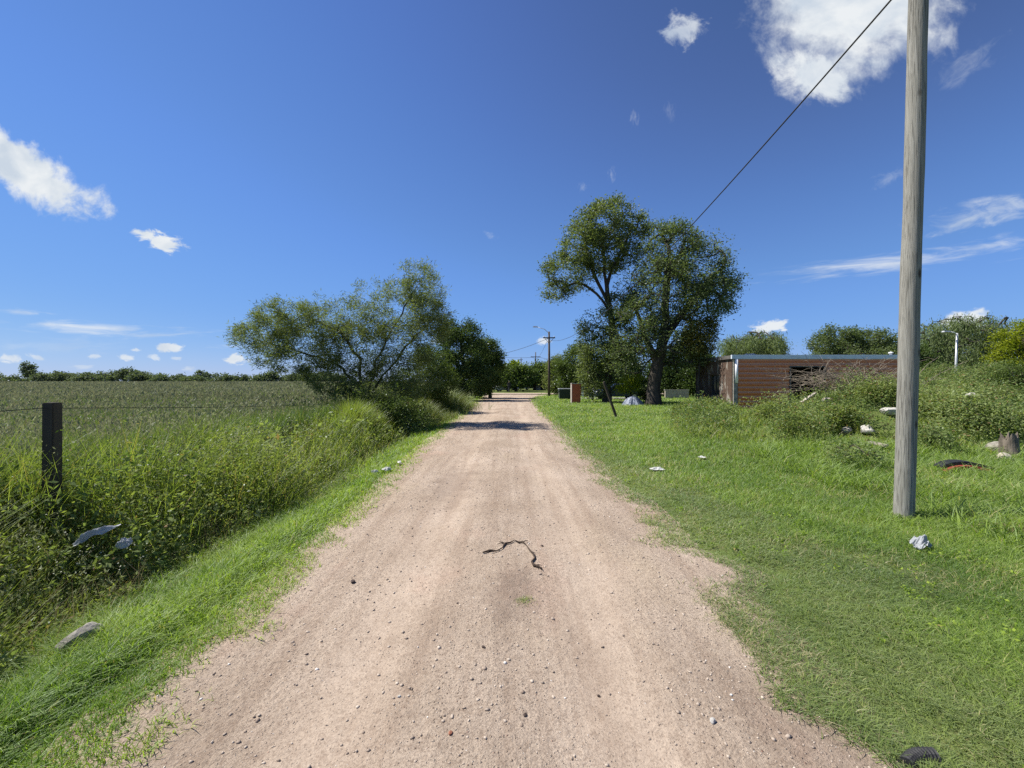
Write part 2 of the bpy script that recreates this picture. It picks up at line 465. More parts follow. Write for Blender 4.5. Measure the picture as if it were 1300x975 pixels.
pc = t.ramp(pick.outputs[1], [(0, (.20, .14, .105)), (.4, (.38, .29, .22)), (.8, (.55, .48, .40)), (1, (.36, .17, .12))])
base = t.mix(t.math('MULTIPLY', sel, t.math('SUBTRACT', .75, t.math('MULTIPLY', rut, .6))), base, pc)
mid = t.noise(geo, 22, 6, .7)
hgt = t.math('ADD', t.math('ADD', t.math('MULTIPLY', fine, .35), t.math('MULTIPLY', mid, .9)), t.math('MULTIPLY', sel, .5))
b = t.new('ShaderNodeBump', inp={'Height': hgt, 'Strength': t.math('SUBTRACT', 1.0, t.math('MULTIPLY', rut, .5)), 'Distance': .025}).outputs[0]
t.out(t.new('ShaderNodeBsdfPrincipled', inp={'Base Color': base, 'Roughness': 1, 'Normal': b, 'Specular IOR Level': .08}).outputs[0])
M['road'] = m
M['stone'] = leaf_mat('gravel_stone', (.23, .175, .135), (.52, .44, .355), 0.0, .8, (.68, .64, .58), (1, 1, 1))


# ------------------------------------------------------------------ ground and road
def sheet(xs, ys, zf):
    X, Y = np.meshgrid(xs, ys); Z = zf(X, Y)
    V = np.stack([X, Y, Z], -1).reshape(-1, 3)
    nx, ny = len(xs), len(ys)
    i = (np.arange(ny - 1)[:, None] * nx + np.arange(nx - 1)[None, :])
    return V, np.stack([i, i + 1, i + nx + 1, i + nx], -1).reshape(-1, 4)


xs = np.concatenate([-np.geomspace(3000, 9, 60), np.arange(-8.8, 9, .12), np.arange(9, 26, .25), np.geomspace(26, 3000, 55)])
ys = np.concatenate([[-900, -300, -80, -30, -12], np.arange(-6, 16, .12), np.arange(16, 60, .35), np.geomspace(60, 3000, 70)])
V, Fq = sheet(np.unique(xs), np.unique(ys), H)
tag(mesh_np('ground', V, [Fq], M['ground'], smooth_shade=True), kind='structure')

ys = np.concatenate([np.arange(-5, 9, .035), np.arange(9, 20, .09), np.arange(20, 53.2, .3)])
us = np.linspace(-.2, 1.2, 160)
Y = np.repeat(ys[:, None], len(us), 1)
X = edge_l(Y) + (edge_r(Y) - edge_l(Y)) * us[None, :]
V = np.stack([X, Y, road_z(X, Y)], -1).reshape(-1, 3)
uu = us[None, :] + .05 * (fbm(Y * .6, Y * 0 + 2.2, 3, 3) - .5)
RUT = (np.exp(-((uu - .29) / .085) ** 2) + np.exp(-((uu - .69) / .085) ** 2)) * (.55 + .9 * fbm(X, Y * .3, .8, 3))
RUT = np.clip(RUT, 0, 1).ravel()
nx, ny = len(us), len(ys)
i = (np.arange(ny - 1)[:, None] * nx + np.arange(nx - 1)[None, :])
tag(mesh_np('dirt_road', V, [np.stack([i, i + 1, i + nx + 1, i + nx], -1).reshape(-1, 4)], M['road'], smooth_shade=True, tint=RUT), kind='structure')

# the cross street at the end of the track, and the pale strip of paving under the trees
V, Fq = sheet(np.arange(-40, 60, 1.0), np.arange(52.6, 58.1, .6), lambda x, y: .055 + .03 * fbm(x, y, 2, 3))
tag(mesh_np('cross_road', V, [Fq], M['road'], smooth_shade=True), kind='structure')
V, Fq = sheet(np.arange(5.2, 13.4, .5), np.arange(38.0, 39.3, .4), lambda x, y: H(x, y) + .05)
tag(mesh_np('pavement', V, [Fq], M['concrete'], smooth_shade=True), kind='structure')


# ------------------------------------------------------------------ grass and plants
def blades(x, y, z, h, w, lean, r, segs=2):
    n = len(x); az = r.uniform(0, 2 * np.pi, n); sa = az + np.pi / 2 + r.normal(0, .6, n)
    dx, dy = np.cos(az), np.sin(az); sxx, sy = np.cos(sa) * w / 2, np.sin(sa) * w / 2
    lv = []
    for tt in (0, .55, 1.0):
        ox = lean * h * tt ** 1.7; oz = h * (tt - .35 * np.minimum(lean, 1.2) * tt ** 2)
        lv.append((x + dx * ox, y + dy * ox, z + oz))
    V = np.empty((n, 5, 3))
    for k, (cx, cy, cz) in enumerate(lv[:2]):
        f = 1 if k == 0 else .8
        V[:, 2 * k, 0] = cx - sxx * f; V[:, 2 * k, 1] = cy - sy * f; V[:, 2 * k, 2] = cz
        V[:, 2 * k + 1, 0] = cx + sxx * f; V[:, 2 * k + 1, 1] = cy + sy * f; V[:, 2 * k + 1, 2] = cz
    V[:, 4, 0], V[:, 4, 1], V[:, 4, 2] = lv[2]
    b = np.arange(n)[:, None] * 5
    q = b + np.array([[0, 1, 3, 2]]); tr = b + np.array([[2, 3, 4]])
    return V.reshape(-1, 3), q, tr


def leaves(p, size, ratio, r, up=.25, out=None):
    """folded diamond leaves at points p"""
    n = len(p)
    d = r.normal(size=(n, 3)); d[:, 2] *= .7
    if out is not None: d = d + out
    d /= np.linalg.norm(d, axis=1)[:, None] + 1e-9
    q = r.normal(size=(n, 3)); q[:, 2] += up * 3
    s = np.cross(d, q); s /= np.linalg.norm(s, axis=1)[:, None] + 1e-9
    L = (size * r.uniform(.6, 1.35, n))[:, None] if np.isscalar(size) else (size * r.uniform(.6, 1.35, n))[:, None]
    V = np.empty((n, 4, 3))
    V[:, 0] = p; V[:, 1] = p + d * L * .45 + s * L * ratio; V[:, 2] = p + d * L; V[:, 3] = p + d * L * .45 - s * L * ratio
    return V.reshape(-1, 3), np.arange(n)[:, None] * 4 + np.arange(4)[None, :]


def scatter(n, d0, d1, r, half=1.32, marg=1.2):
    """points over the ground in front, thinning with distance"""
    d = np.exp(r.uniform(math.log(d0), math.log(d1), n))
    x = r.uniform(-1, 1, n) * (half * d + marg)
    return x, d


def clear_obj(x, y):
    return np.ones(len(x), bool)


r = rng(11)
# --- lawn on the right of the track
x, y = scatter(1050000, .9, 48, r)
er = edge_r(y); el = edge_l(y)
wob = .55 * (fbm(x, y, .30, 4) - .5) + .25 * (fbm(x, y, .08, 2) - .5)
k = (r.random(len(x)) < smooth(-.26, .12, x - er + wob)) & ~((y > 37.9) & (y < 39.4) & (x > 5) & (x < 13.6))
x, y, er = x[k], y[k], er[k]
mo = mound(x, y)
k = r.random(len(x)) > smooth(.12, .5, mo) * .75
x, y, er, mo = x[k], y[k], er[k], mo[k]
off = x - er
patch = fbm(x, y, 1.1, 4); fine_ = fbm(x, y, .22, 3)
short = smooth(1.8, .6, off + 1.6 * (patch - .5) + .10 * np.maximum(0, y - 4)) * smooth(30, 8, y)
tall = smooth(4.2, 5.6, x + (patch - .5)) * smooth(3.4, 4.2, y) * smooth(9, 6.5, y)
h = (.045 * short + .085 * (1 - short)) * (.55 + .9 * fine_) * r.uniform(.6, 1.4, len(x)) + tall * .17 * r.random(len(x)) ** 1.5
h *= (1 + .02 * y)
bare = (fbm(x, y, .5, 4) < .34) & (short > .5) & (r.random(len(x)) < .5)
k = ~bare
x, y, h, short, patch, tall = x[k], y[k], h[k], short[k], patch[k], tall[k]
w = .0042 * np.maximum(1, (y / 3.0)) ** .85 * (1 + .5 * tall)
z = np.maximum(H(x, y), np.where(y < 52, road_z(x, y), -1)) - .005
lean = r.uniform(.3, 1.5, len(x)) + .4 * short
tint = np.clip(.45 + 1.5 * (patch - .5) + r.normal(0, .27, len(x)), 0, .92)
dryp = r.random(len(x)) < .035 + .10 * 1.6 * smooth(.56, .70, fbm(x + 9, y, .8, 3))
tint[dryp] = 1
isturf = short > r.uniform(.2, .8, len(x))
for nm, sel, mt, in (('lawn_grass', ~isturf, 'lawn'), ('trodden_grass', isturf, 'turf')):
    V, q, tr = blades(x[sel], y[sel], z[sel], h[sel], w[sel], lean[sel], r)
    tag(mesh_np(nm, V, [q, tr], M[mt], tint=np.repeat(tint[sel], 5)), 'green lawn grass right of the dirt road' if nm == 'lawn_grass' else 'short trodden bluish grass fringing the right road edge', 'grass', kind='stuff')

# --- verge on the left
x, y = scatter(1000000, .9, 52, r)
el = edge_l(y); wob = .55 * (fbm(x, y, .30, 4) - .5) + .25 * (fbm(x, y, .08, 2) - .5)
lim = -2.75 - .014 * y + .35 * (fbm(y, 0 * y + 4, 1.5, 3) - .5)
k = (r.random(len(x)) < smooth(-.20, .18, el - x + wob)) & (x > lim - .5 * r.random(len(x)))
x, y, el, lim = x[k], y[k], el[k], lim[k]
off = el - x
fine_ = fbm(x, y, .22, 3); patch = fbm(x, y, .7, 4)
short = smooth(.45, .1, off + .5 * (patch - .5))
k = ~((short > .4) & (fbm(x, y, .4, 3) < .36) & (r.random(len(x)) < .5))
x, y, off, fine_, patch, short, lim = x[k], y[k], off[k], fine_[k], patch[k], short[k], lim[k]
h = (.04 * short + (.085 + .05 * smooth(.5, 1.0, off)) * (1 - short)) * (.55 + .9 * fine_) * r.uniform(.6, 1.5, len(x)) * (1 + .012 * y)
w = .0045 * np.maximum(1, y / 3.0) ** .85
tint = np.clip(.5 + 1.5 * (patch - .5) + r.normal(0, .27, len(x)), 0, .92); tint[r.random(len(x)) < .02] = 1
V, q, tr = blades(x, y, np.maximum(H(x, y), np.where(y < 52, road_z(x, y), -1)) - .005, h, w, r.uniform(.3, 1.6, len(x)), r)
tag(mesh_np('verge_grass', V, [q, tr], M['verge'], tint=np.repeat(tint, 5)), 'bright short grass on the left road verge', 'grass', kind='stuff')


def weeds(name, x, y, h, mat, label, seed, per=46, leaf=.035, lr=.2, spread=.28, stem=True, scale_d=3.2, tbias=.5, dry=.02, prof=1.0, hfac=1.0):
    r = rng(seed); n = len(x); z = H(x, y)
    sc = np.maximum(1, y / scale_d) ** .6
    per_n = np.maximum(9, (per / sc ** 1.2)).astype(int)
    idx = np.repeat(np.arange(n), per_n); m_ = len(idx)
    tt = r.beta(1.7, 1.1, m_)
    az = r.uniform(0, 2 * np.pi, m_); ln = r.normal(0, .22, (n, 2))
    rad = spread * (.35 + .65 * np.sin(np.pi * np.clip(tt * .8 + .15, 0, 1))) * np.sqrt(r.random(m_)) * (h[idx] / .7) ** .5
    p = np.stack([x[idx] + ln[idx, 0] * h[idx] * tt + np.cos(az) * rad, y[idx] + ln[idx, 1] * h[idx] * tt + np.sin(az) * rad, z[idx] + h[idx] * tt], -1)
    out = np.stack([np.cos(az), np.sin(az), np.full(m_, .35)], -1) * .8
    V, q = leaves(p, leaf * sc[idx], lr, r, .3, out)
    pt = fbm(x, y, 1.6, 4)
    ti = np.clip(tbias + 1.7 * (pt[idx] - .5) + r.normal(0, .22, m_), 0, .92); ti[r.random(m_) < dry] = 1
    Vs = [V]; Fs = [q]; Ts = [np.repeat(ti, 4)]
    o = mesh_np(name, V, [q], M[mat], tint=np.repeat(ti, 4))
    return tag(o, label, 'weeds', kind='stuff')


# --- ditch weeds on the left
x, y = scatter(30000, 1.4, 34, r)
lim = -2.7 - .016 * y + .35 * (fbm(y, 0 * y + 4, 1.5, 3) - .5)
k = (x < lim) & (x > -5.3 - .03 * y - .8 * r.random(len(x)))
x, y, lim = x[k], y[k], lim[k]
hump = fbm(x, y, 1.2, 3)
h = (.25 + (.60 - .27 * smooth(5, 12, y)) * smooth(0, .9, lim - x)) * (.5 + 1.0 * hump) * r.uniform(.6, 1.3, len(x))
nf = smooth(9, 4, y); h = h * (1 - nf) + nf * (.10 + .98 * smooth(.32, .68, lim - x) * (.72 + .5 * hump)) * r.uniform(.75, 1.15, len(x))
h = h * (1 - .35 * smooth(-4.2, -5.0, x))
lush = fbm(x + 30, y, .8, 3)
k = r.random(len(x)) < np.clip(2.6 * (lush - .36), .04, 1)
zx, zy = P(130, 688, 3.5)[0], 3.5
h = np.where(((x - zx + .55) / .85) ** 2 + ((y - zy - .10) / .32) ** 2 < 1, np.minimum(h, .34), h)
h = np.where(((x - zx + .08) / .70) ** 2 + ((y - zy + .38) / .55) ** 2 < 1, np.minimum(h, .42), h)
weeds('ditch_weeds', x[k], y[k], h[k], 'weed', 'leafy green weeds filling the ditch along the field fence', 21, per=48, leaf=.034, lr=.2, spread=.2, dry=.05)
# tall grass in the ditch
x2, y2 = scatter(420000, 1.3, 36, r)
lim = -2.65 - .016 * y2 + .35 * (fbm(y2, 0 * y2 + 4, 1.5, 3) - .5)
k = (x2 < lim) & (x2 > -5.4 - .03 * y2)
x2, y2, lim = x2[k], y2[k], lim[k]
g = fbm(x2 + 50, y2, .6, 3); k = r.random(len(x2)) < smooth(.35, .65, g) * .9 + .1
x2, y2, lim = x2[k], y2[k], lim[k]
h2 = (.22 + (.56 - .24 * smooth(5, 12, y2)) * smooth(0, .9, lim - x2)) * (.5 + 1.0 * fbm(x2, y2, 1.2, 3)) * r.uniform(.5, 1.4, len(x2))
h2 = np.where(((x2 - zx + .55) / .85) ** 2 + ((y2 - zy - .10) / .32) ** 2 < 1, np.minimum(h2, .34), h2)
h2 = np.where(((x2 - zx + .08) / .70) ** 2 + ((y2 - zy + .38) / .55) ** 2 < 1, np.minimum(h2, .35), h2)
nf = smooth(9, 4, y2); h2 = h2 * (1 - nf * (1 - (.3 + .9 * smooth(.3, .68, lim - x2))))
ti = np.clip(.5 + r.normal(0, .25, len(x2)), 0, .92); ti[r.random(len(x2)) < .06] = 1
V, q, tr = blades(x2, y2, H(x2, y2), h2, .006 * np.maximum(1, y2 / 3.2) ** .65, r.uniform(.15, .8, len(x2)), r)
tag(mesh_np('ditch_grass', V, [q, tr], M['weed_grass'], tint=np.repeat(ti, 5)), 'tall grass growing among the ditch weeds', 'grass', kind='stuff')
# broader grey green weeds in patches, and pale green grass heads over the rest
xb, yb = scatter(9000, 1.6, 20, r)
limb = -2.9 - .016 * yb
k = (xb < limb) & (xb > -5.2 - .03 * yb) & (fbm(xb + 11, yb + 5, .8, 3) > .54)
xb, yb, limb = xb[k], yb[k], limb[k]
hb_ = (.25 + .55 * smooth(.1, .7, limb - xb)) * r.uniform(.7, 1.25, len(xb)) * (1 - .3 * smooth(-4.2, -5, xb))
hb_ = np.where(((xb - zx + .55) / .85) ** 2 + ((yb - zy - .10) / .32) ** 2 < 1, np.minimum(hb_, .34), hb_)
hb_ = np.where(((xb - zx + .08) / .70) ** 2 + ((yb - zy + .38) / .55) ** 2 < 1, .25, hb_)
weeds('broad_ditch_weeds', xb, yb, hb_, 'mound', 'grey green broad leaved weeds in patches in the ditch', 24, per=40, leaf=.058, lr=.24, spread=.2, dry=.02)
kh = (r.random(len(x2)) < .09) & (y2 > 2.2)
ph = np.stack([x2[kh], y2[kh], H(x2[kh], y2[kh]) + h2[kh] * 1.02], -1)
ph = np.repeat(ph, 5, 0) + r.normal(0, 1, (len(ph) * 5, 3)) * np.array([.02, .02, .045]) * np.maximum(1, np.repeat(ph[:, 1], 5) / 5)[:, None] ** .6
V, q = leaves(ph, .035 * np.maximum(1, ph[:, 1] / 4) ** .6, .13, r, .2, np.array([0, 0, 1.2]))
tag(mesh_np('grass_heads', V, [q], M['grasshead'], tint=r.random(len(V))), 'pale green feathery grass heads over the ditch', 'grass heads', kind='stuff')
# tiny pale seed heads and dry stalks over the weeds
x3, y3 = scatter(4500, 1.6, 26, r)
k = (x3 < -3.1 - .016 * y3) & (x3 > -5.6 - .03 * y3) & (fbm(x3, y3, .9, 3) > .48)
x3, y3 = x3[k], y3[k]
h3 = .42 + .5 * fbm(x3, y3, 1.2, 3) + r.uniform(-.1, .15, len(x3))
p = np.stack([x3, y3, H(x3, y3) + h3], -1)
p = np.repeat(p, 4, 0) + r.normal(0, .02, (len(p) * 4, 3)) * np.maximum(1, np.repeat(y3, 4) / 5)[:, None]
V, q = leaves(p, .014 * np.maximum(1, p[:, 1] / 4) ** .8, .4, r, .6)
tag(mesh_np('weed_flowers', V, [q], M['flower'], tint=r.random(len(V))), 'tiny pale flower heads above the ditch weeds', 'flowers', kind='stuff')
x3, y3 = scatter(30000, 1.6, 26, r)
k = (x3 < -3.0 - .016 * y3) & (x3 > -5.6 - .03 * y3)
x3, y3 = x3[k], y3[k]
V, q, tr = blades(x3, y3, H(x3, y3), r.uniform(.3, .75, len(x3)), .0028 * np.maximum(1, y3 / 3) ** .6, r.uniform(.1, .9, len(x3)), r)
tag(mesh_np('dry_stalks', V, [q, tr], M['straw'], tint=np.repeat(r.random(len(x3)), 5)), 'thin dry stalks among the ditch weeds', 'dead grass', kind='stuff')

# --- crop field
x, y = scatter(1900000, 2.5, 330, r, 1.9, 3)
k = x < -5.15 - .025 * np.minimum(y, 40) + .5 * (fbm(x, y, 1.0, 2) - .5)
k &= ~((y > 60) & (x > -.6 * 60))
x, y = x[k], y[k]
sc = np.maximum(1, y / 5)
h = (.62 + .35 * fbm(x, y, 2.5, 3)) * r.uniform(.75, 1.15, len(x)) * (1 - .35 * smooth(60, 200, y))
z = H(x, y)
ti = np.clip(.15 + .65 * fbm(x * .35, y, 3, 3) + r.normal(0, .22, len(x)), 0, .92); ti[r.random(len(x)) < .08] = 1
ln = r.uniform(.05, .5, len(x))
V, q, tr = blades(x, y, z, h, .0085 * sc ** .72, ln, r)
tag(mesh_np('field_crop', V, [q, tr], M['crop'], tint=np.repeat(ti, 5)), 'brownish green crop filling the flat field on the left', 'crop', kind='stuff')
k = r.random(len(x)) < .24
p = np.stack([x[k] + r.normal(0, .05, k.sum()), y[k], z[k] + h[k] * r.uniform(.82, 1.12, k.sum())], -1)
V, q = leaves(p, .055 * sc[k] ** .66, .14, r, .1, np.array([0, 0, 1.6]))
tag(mesh_np('crop_seed_heads', V, [q], M['seed'], tint=np.repeat(np.clip(.15 + .7 * fbm(x[k] * .35, y[k], 4, 3) + r.normal(0, .2, k.sum()), 0, 1), 4)), 'brown seed heads over the field crop', 'seed heads', kind='stuff')

# --- weeds on the rubble mound, thinner before the bare rubble
RUB = [(1100, 545, .50), (1074, 546, .36), (1115, 563, .36), (1132, 522, .45), (1051, 508, .30), (1232, 502, .40), (1213, 515, .32), (1272, 575, .55), (1026, 505, .35), (955, 514, .45)]
x, y = scatter(24000, 6, 22, r, 1.45, 1)
mo = mound(x, y)
k = (x > 3.4) & (mo > .15 + .14 * r.random(len(x)))
for (px, py, rr_) in RUB:
    q = onray(px, py, .25); d = q[1]; k &= ~(((x - q[0] + .25 * q[0] / d) / rr_) ** 2 + ((y - q[1] + .35) / (rr_ * 1.9)) ** 2 < 1)
x, y, mo = x[k], y[k], mo[k]
pt = fbm(x + 4, y, 1.0, 3)
k = r.random(len(x)) < .03 + .85 * smooth(.40, .56, pt)
x, y, mo, pt = x[k], y[k], mo[k], pt[k]
h = (.20 + .62 * smooth(.36, .66, pt)) * r.uniform(.6, 1.3, len(x)) * (1 - .25 * smooth(.5, 1.0, mo))
weeds('mound_weeds', x, y, h, 'mound', 'grey green weeds covering the rubble mound', 33, per=60, leaf=.040, lr=.2, spread=.24, scale_d=5, dry=.05)
x2, y2 = scatter(120000, 6, 22, r, 1.45, 1)
mo = mound(x2, y2); k = (x2 > 3.4) & (mo > .20)
for (px, py, rr_) in RUB:
    q = onray(px, py, .25); d = q[1]; k &= ~(((x2 - q[0] + .25 * q[0] / d) / rr_) ** 2 + ((y2 - q[1] + .35) / (rr_ * 1.9)) ** 2 < 1)
x2, y2 = x2[k], y2[k]
k = r.random(len(x2)) < smooth(.35, .6, fbm(x2, y2 + 31, .9, 3)); x2, y2 = x2[k], y2[k]
ti = np.clip(.5 + r.normal(0, .25, len(x2)), 0, .92); ti[r.random(len(x2)) < .07] = 1
V, q, tr = blades(x2, y2, H(x2, y2), r.uniform(.12, .45, len(x2)), .009 * np.maximum(1, y2 / 6) ** .7, r.uniform(.2, 1.1, len(x2)), r)
tag(mesh_np('mound_grass', V, [q, tr], M['weed_grass'], tint=np.repeat(ti, 5)), 'rough dry tipped grass between the mound weeds', 'grass', kind='stuff')

# --- tall arching grass round the big pole
n = 26000
x = r.uniform(4.3, 12, n); y = r.uniform(3.6, 8.6, n)
x[:420] = 4.50 + r.normal(0, .16, 420); y[:420] = 4.76 + r.normal(0, .16, 420)
k = (fbm(x, y, .7, 3) > .43) & (x > 4.7 + .5 * (fbm(y, x, .6, 2) - .5)); k[:420] = True; k &= np.hypot(x - 4.50, y - 4.76) > .10; x, y = x[k], y[k]
ti = np.clip(.6 + r.normal(0, .22, len(x)), 0, .92); ti[r.random(len(x)) < .02] = 1
hh_ = r.uniform(.15, .42, len(x)); hh_[np.hypot(x - 4.50, y - 4.76) < .4] *= .4
V, q, tr = blades(x, y, H(x, y), hh_, .011 * np.ones(len(x)), r.uniform(.5, 1.5, len(x)), r)
tag(mesh_np('tall_grass', V, [q, tr], M['lawn'], tint=np.repeat(ti, 5)), 'tall arching grass right of the big wooden pole', 'grass', kind='stuff')
# straw patch
n = 500
x = r.normal(5.3, .22, n); y = r.normal(4.05, .16, n)
V, q, tr = blades(x, y, H(x, y) + .06, r.uniform(.04, .16, n), .006 * np.ones(n), r.uniform(1.2, 3.0, n), r)
tag(mesh_np('straw_patch', V, [q, tr], M['straw'], tint=np.repeat(r.random(n), 5)), 'dead straw lying in the grass right of the plastic bag', 'dead grass', kind='stuff')
# small broad-leaved weeds along both verges
x, y = scatter(9000, 1.1, 14, r)
k = ((x < edge_l(y) - .12) & (x > -3.0)) | ((x > edge_r(y) + .25) & (x < 4.2))
k &= (fbm(x, y + 70, .6, 3) > .54) & ((x < 0) | (r.random(len(x)) < .3))
x, y = x[k], y[k]
o = weeds('broadleaf_weeds', x, y, r.uniform(.04, .13, len(x)), 'verge', 'low broad leaved weeds in the verge grass', 51, per=14, leaf=.022, lr=.30, spread=.08)

# --- gravel on the road
bm = bmesh.new(); bmesh.ops.create_icosphere(bm, subdivisions=1, radius=1.0)
bv = np.array([v.co[:] for v in bm.verts]); bf = np.array([[v.index for v in f.verts] for f in bm.faces]); bm.free()
n = 26000
y = np.exp(r.uniform(math.log(.9), math.log(16), n)); x = edge_l(y) + (edge_r(y) - edge_l(y)) * r.uniform(.01, .99, n)
u = (x - edge_l(y)) / (edge_r(y) - edge_l(y))
k = r.random(n) < .25 + .9 * fbm(x, y * .5, .5, 3) * (1 - .6 * (np.exp(-((u - .30) / .09) ** 2) + np.exp(-((u - .70) / .09) ** 2)))
x, y = x[k], y[k]; n = len(x)
s = .0016 + .0095 * r.random(n) ** 10 + .0005 * y
q3 = r.uniform(.55, 1.2, (n, 1, 3)) * np.array([1, 1, .55])
V = bv[None] * (1 + .8 * (r.random((n, len(bv), 1)) - .5)) * q3 * s[:, None, None]
V = V + np.stack([x, y, road_z(x, y) + .25 * s], -1)[:, None, :]
Fq = (bf[None] + (np.arange(n) * len(bv))[:, None, None]).reshape(-1, 3)
tt = np.clip(r.beta(1.6, 2.0, n), 0, .84); tt[r.random(n) < .035] = 1
tag(mesh_np('gravel', V.reshape(-1, 3), [Fq], M['stone'], tint=np.repeat(tt, len(bv))), 'loose gravel scattered over the dirt road', 'gravel', kind='stuff')


# ------------------------------------------------------------------ trees
def ell(px, py, rx, ry, d, depth=None):
    c = P(px, py, d); a = rx * d / F
    return (np.array(c), np.array([a, depth or a * .85, ry * d / F]))


def in_ell(e, n, r, shell=.5):
    v = r.normal(size=(n, 3)); v /= np.linalg.norm(v, axis=1)[:, None]
    rad = r.random(n) ** (1 / 3) * (1 - shell) + shell * (1 - .35 * r.random(n) ** 2)
    lobes = r.normal(size=(7, 3)); lobes /= np.linalg.norm(lobes, axis=1)[:, None]
    rad = rad * (.95 + .32 * np.max(np.maximum(0, v @ lobes.T) ** 8, axis=1))
    return e[0] + v * rad[:, None] * e[1]


def grow(trunks, r0, targets, r, seg=.6, e=2.3, wig=.10, up=.0):
    """limbs that reach every target from the trunk lines; radii by the number of twigs carried"""
    N = []; par = []; D = []; paths = []
    for tr_ in trunks:
        pts = np.array([tuple(p) for p in tr_], float)
        L = np.concatenate([[0], np.cumsum(np.linalg.norm(np.diff(pts, axis=0), axis=1))])
        m_ = max(3, int(L[-1] / (seg * .7)))
        s_ = np.linspace(0, L[-1], m_)
        q = np.stack([np.interp(s_, L, pts[:, a]) for a in range(3)], -1)
        q[1:-1] += r.normal(0, wig * .3, q[1:-1].shape) * [1, 1, .3]
        start = len(N)
        if start:
            j = int(np.argmin(np.linalg.norm(np.array(N) - q[0], axis=1)))
            ids = [j]
        else: ids = []
        for a in range(len(q)):
            if start and a == 0: continue
            par.append(ids[-1] if ids else -1); N.append(q[a]); D.append(q[min(a + 1, len(q) - 1)] - q[a] if a < len(q) - 1 else q[a] - q[a - 1]); ids.append(len(N) - 1)
        paths.append(ids)
    tN = np.array(N)
    dist = np.array([np.min(np.linalg.norm(tN - t_, axis=1)) for t_ in targets])
    tips = []
    for ti in np.argsort(dist):
        t_ = targets[ti]
        A = np.array(N); Dv = np.array(D); Dv = Dv / (np.linalg.norm(Dv, axis=1)[:, None] + 1e-9)
        vec = t_ - A; dd = np.linalg.norm(vec, axis=1) + 1e-6
        cosa = (vec * Dv).sum(1) / dd
        cost = dd * (1.45 - .45 * cosa) + .35 * np.maximum(0, A[:, 2] - t_[2]) * up
        j = int(np.argmin(cost)); L = dd[j]
        m_ = max(2, int(math.ceil(L / seg)))
        c = A[j] + Dv[j] * L * .35 + np.array([0, 0, .08 * L])
        ids = [j]
        for a in range(1, m_ + 1):
            s_ = a / m_
            q = (1 - s_) ** 2 * A[j] + 2 * s_ * (1 - s_) * c + s_ ** 2 * t_
            if a < m_: q = q + r.normal(0, wig * min(L, 1.5) * .35, 3)
            par.append(ids[-1]); N.append(q); D.append(q - N[ids[-1]]); ids.append(len(N) - 1)
        paths.append(ids); tips.append(ids[-1])
    cnt = np.zeros(len(N))
    for t_ in tips: cnt[t_] += 1
    for a in range(len(N) - 1, 0, -1):
        if par[a] >= 0: cnt[par[a]] += cnt[a]
    cnt = np.maximum(cnt, .4)
    rad = np.maximum(r0 * (cnt / cnt[0]) ** (1 / e), r0 * .012)
    N = np.array(N); out = []
    for ids in paths:
        rr = rad[ids].copy()
        if len(ids) > 1 and rr[0] > rr[1] * 1.4: rr[0] = rr[1] * 1.15
        out.append((N[ids], rr))
    return out, N, rad


def tubes(paths, mat, name, parent, flare=None):
    Vs = []; Fs = []; n = 0
    for a, (pts, rr) in enumerate(paths):
        if len(pts) < 2: continue
        k = 9 if rr.max() > .08 else (6 if rr.max() > .03 else 4)
        if a == 0: rr = rr * (1 + .45 * np.exp(-np.arange(len(rr)) / 1.2))
        V, Fq = tube_np(pts, rr, k); Vs.append(V); Fs.append(Fq + n); n += len(V)
    V = np.concatenate(Vs)
    return mesh_np(name, V, [np.concatenate(Fs)], mat, parent, smooth_shade=True)


def tree(name, label, cat, trunks, r0, ells, n_t, per, leaf, ratio, sig, mat, seed, bark='bark', group=None, seg=.6, shell=.5,
         along=.3, up=.3, droop=0, wig=.10, spray=False, outb=.3, e=2.3):
    r = rng(seed)
    base = np.array(tuple(trunks[0][0]), float)
    trunks = [[np.array(tuple(p), float) - base for p in tr_] for tr_ in trunks]
    ells = [(e[0] - base, e[1]) for e in ells]
    vol = np.array([np.prod(e[1]) ** .75 for e in ells]); vol /= vol.sum()
    T = np.concatenate([in_ell(e, max(3, int(n_t * v)), r, shell) for e, v in zip(ells, vol)])
    ground = H(base[0], base[1]) - base[2]
    T = T[T[:, 2] > ground + .25]
    root = empty(name, base, 0, label, cat, group)
    paths, N, rad = grow(trunks, r0, T, r, seg, e=e, wig=wig, up=up)
    tubes(paths, M[bark], 'trunk', root)
    # leaves round twig ends and along the outer parts of the branches
    pts = [T]; wt = [np.ones(len(T))]
    thin = rad < np.quantile(rad, .75)
    extra = N[thin]; extra = extra[r.random(len(extra)) < along]
    C = np.concatenate([T, extra])
    num = r.poisson(per * (.35 + 1.3 * r.random(len(C))), len(C))
    idx = np.repeat(np.arange(len(C)), num)
    g = r.normal(size=(len(idx), 3)) * sig
    # clump axis: flattened sprays
    g[:, 2] *= .75
    p = C[idx] + g
    if droop:
        p[:, 2] -= r.random(len(p)) ** 1.0 * droop
        g2 = r.normal(size=(len(C), 2)) * .0
    cen = np.average(T, axis=0)
    o = p - cen; o /= np.linalg.norm(o, axis=1)[:, None] + 1e-9
    p = p[p[:, 2] > ground + .05]
    o = p - cen; o /= np.linalg.norm(o, axis=1)[:, None] + 1e-9
    outv = o * outb
    if droop: outv = outv * .3 + np.array([0, 0, -2.2])
    V, q = leaves(p, leaf, ratio, r, .25, outv)
    ctint = r.normal(0, .14, len(C))
    ti = np.clip(.5 + r.normal(0, .25, len(p)), 0, 1)
    mesh_np('crown', V, [q], M[mat], root, tint=np.repeat(ti, 4))
    return root


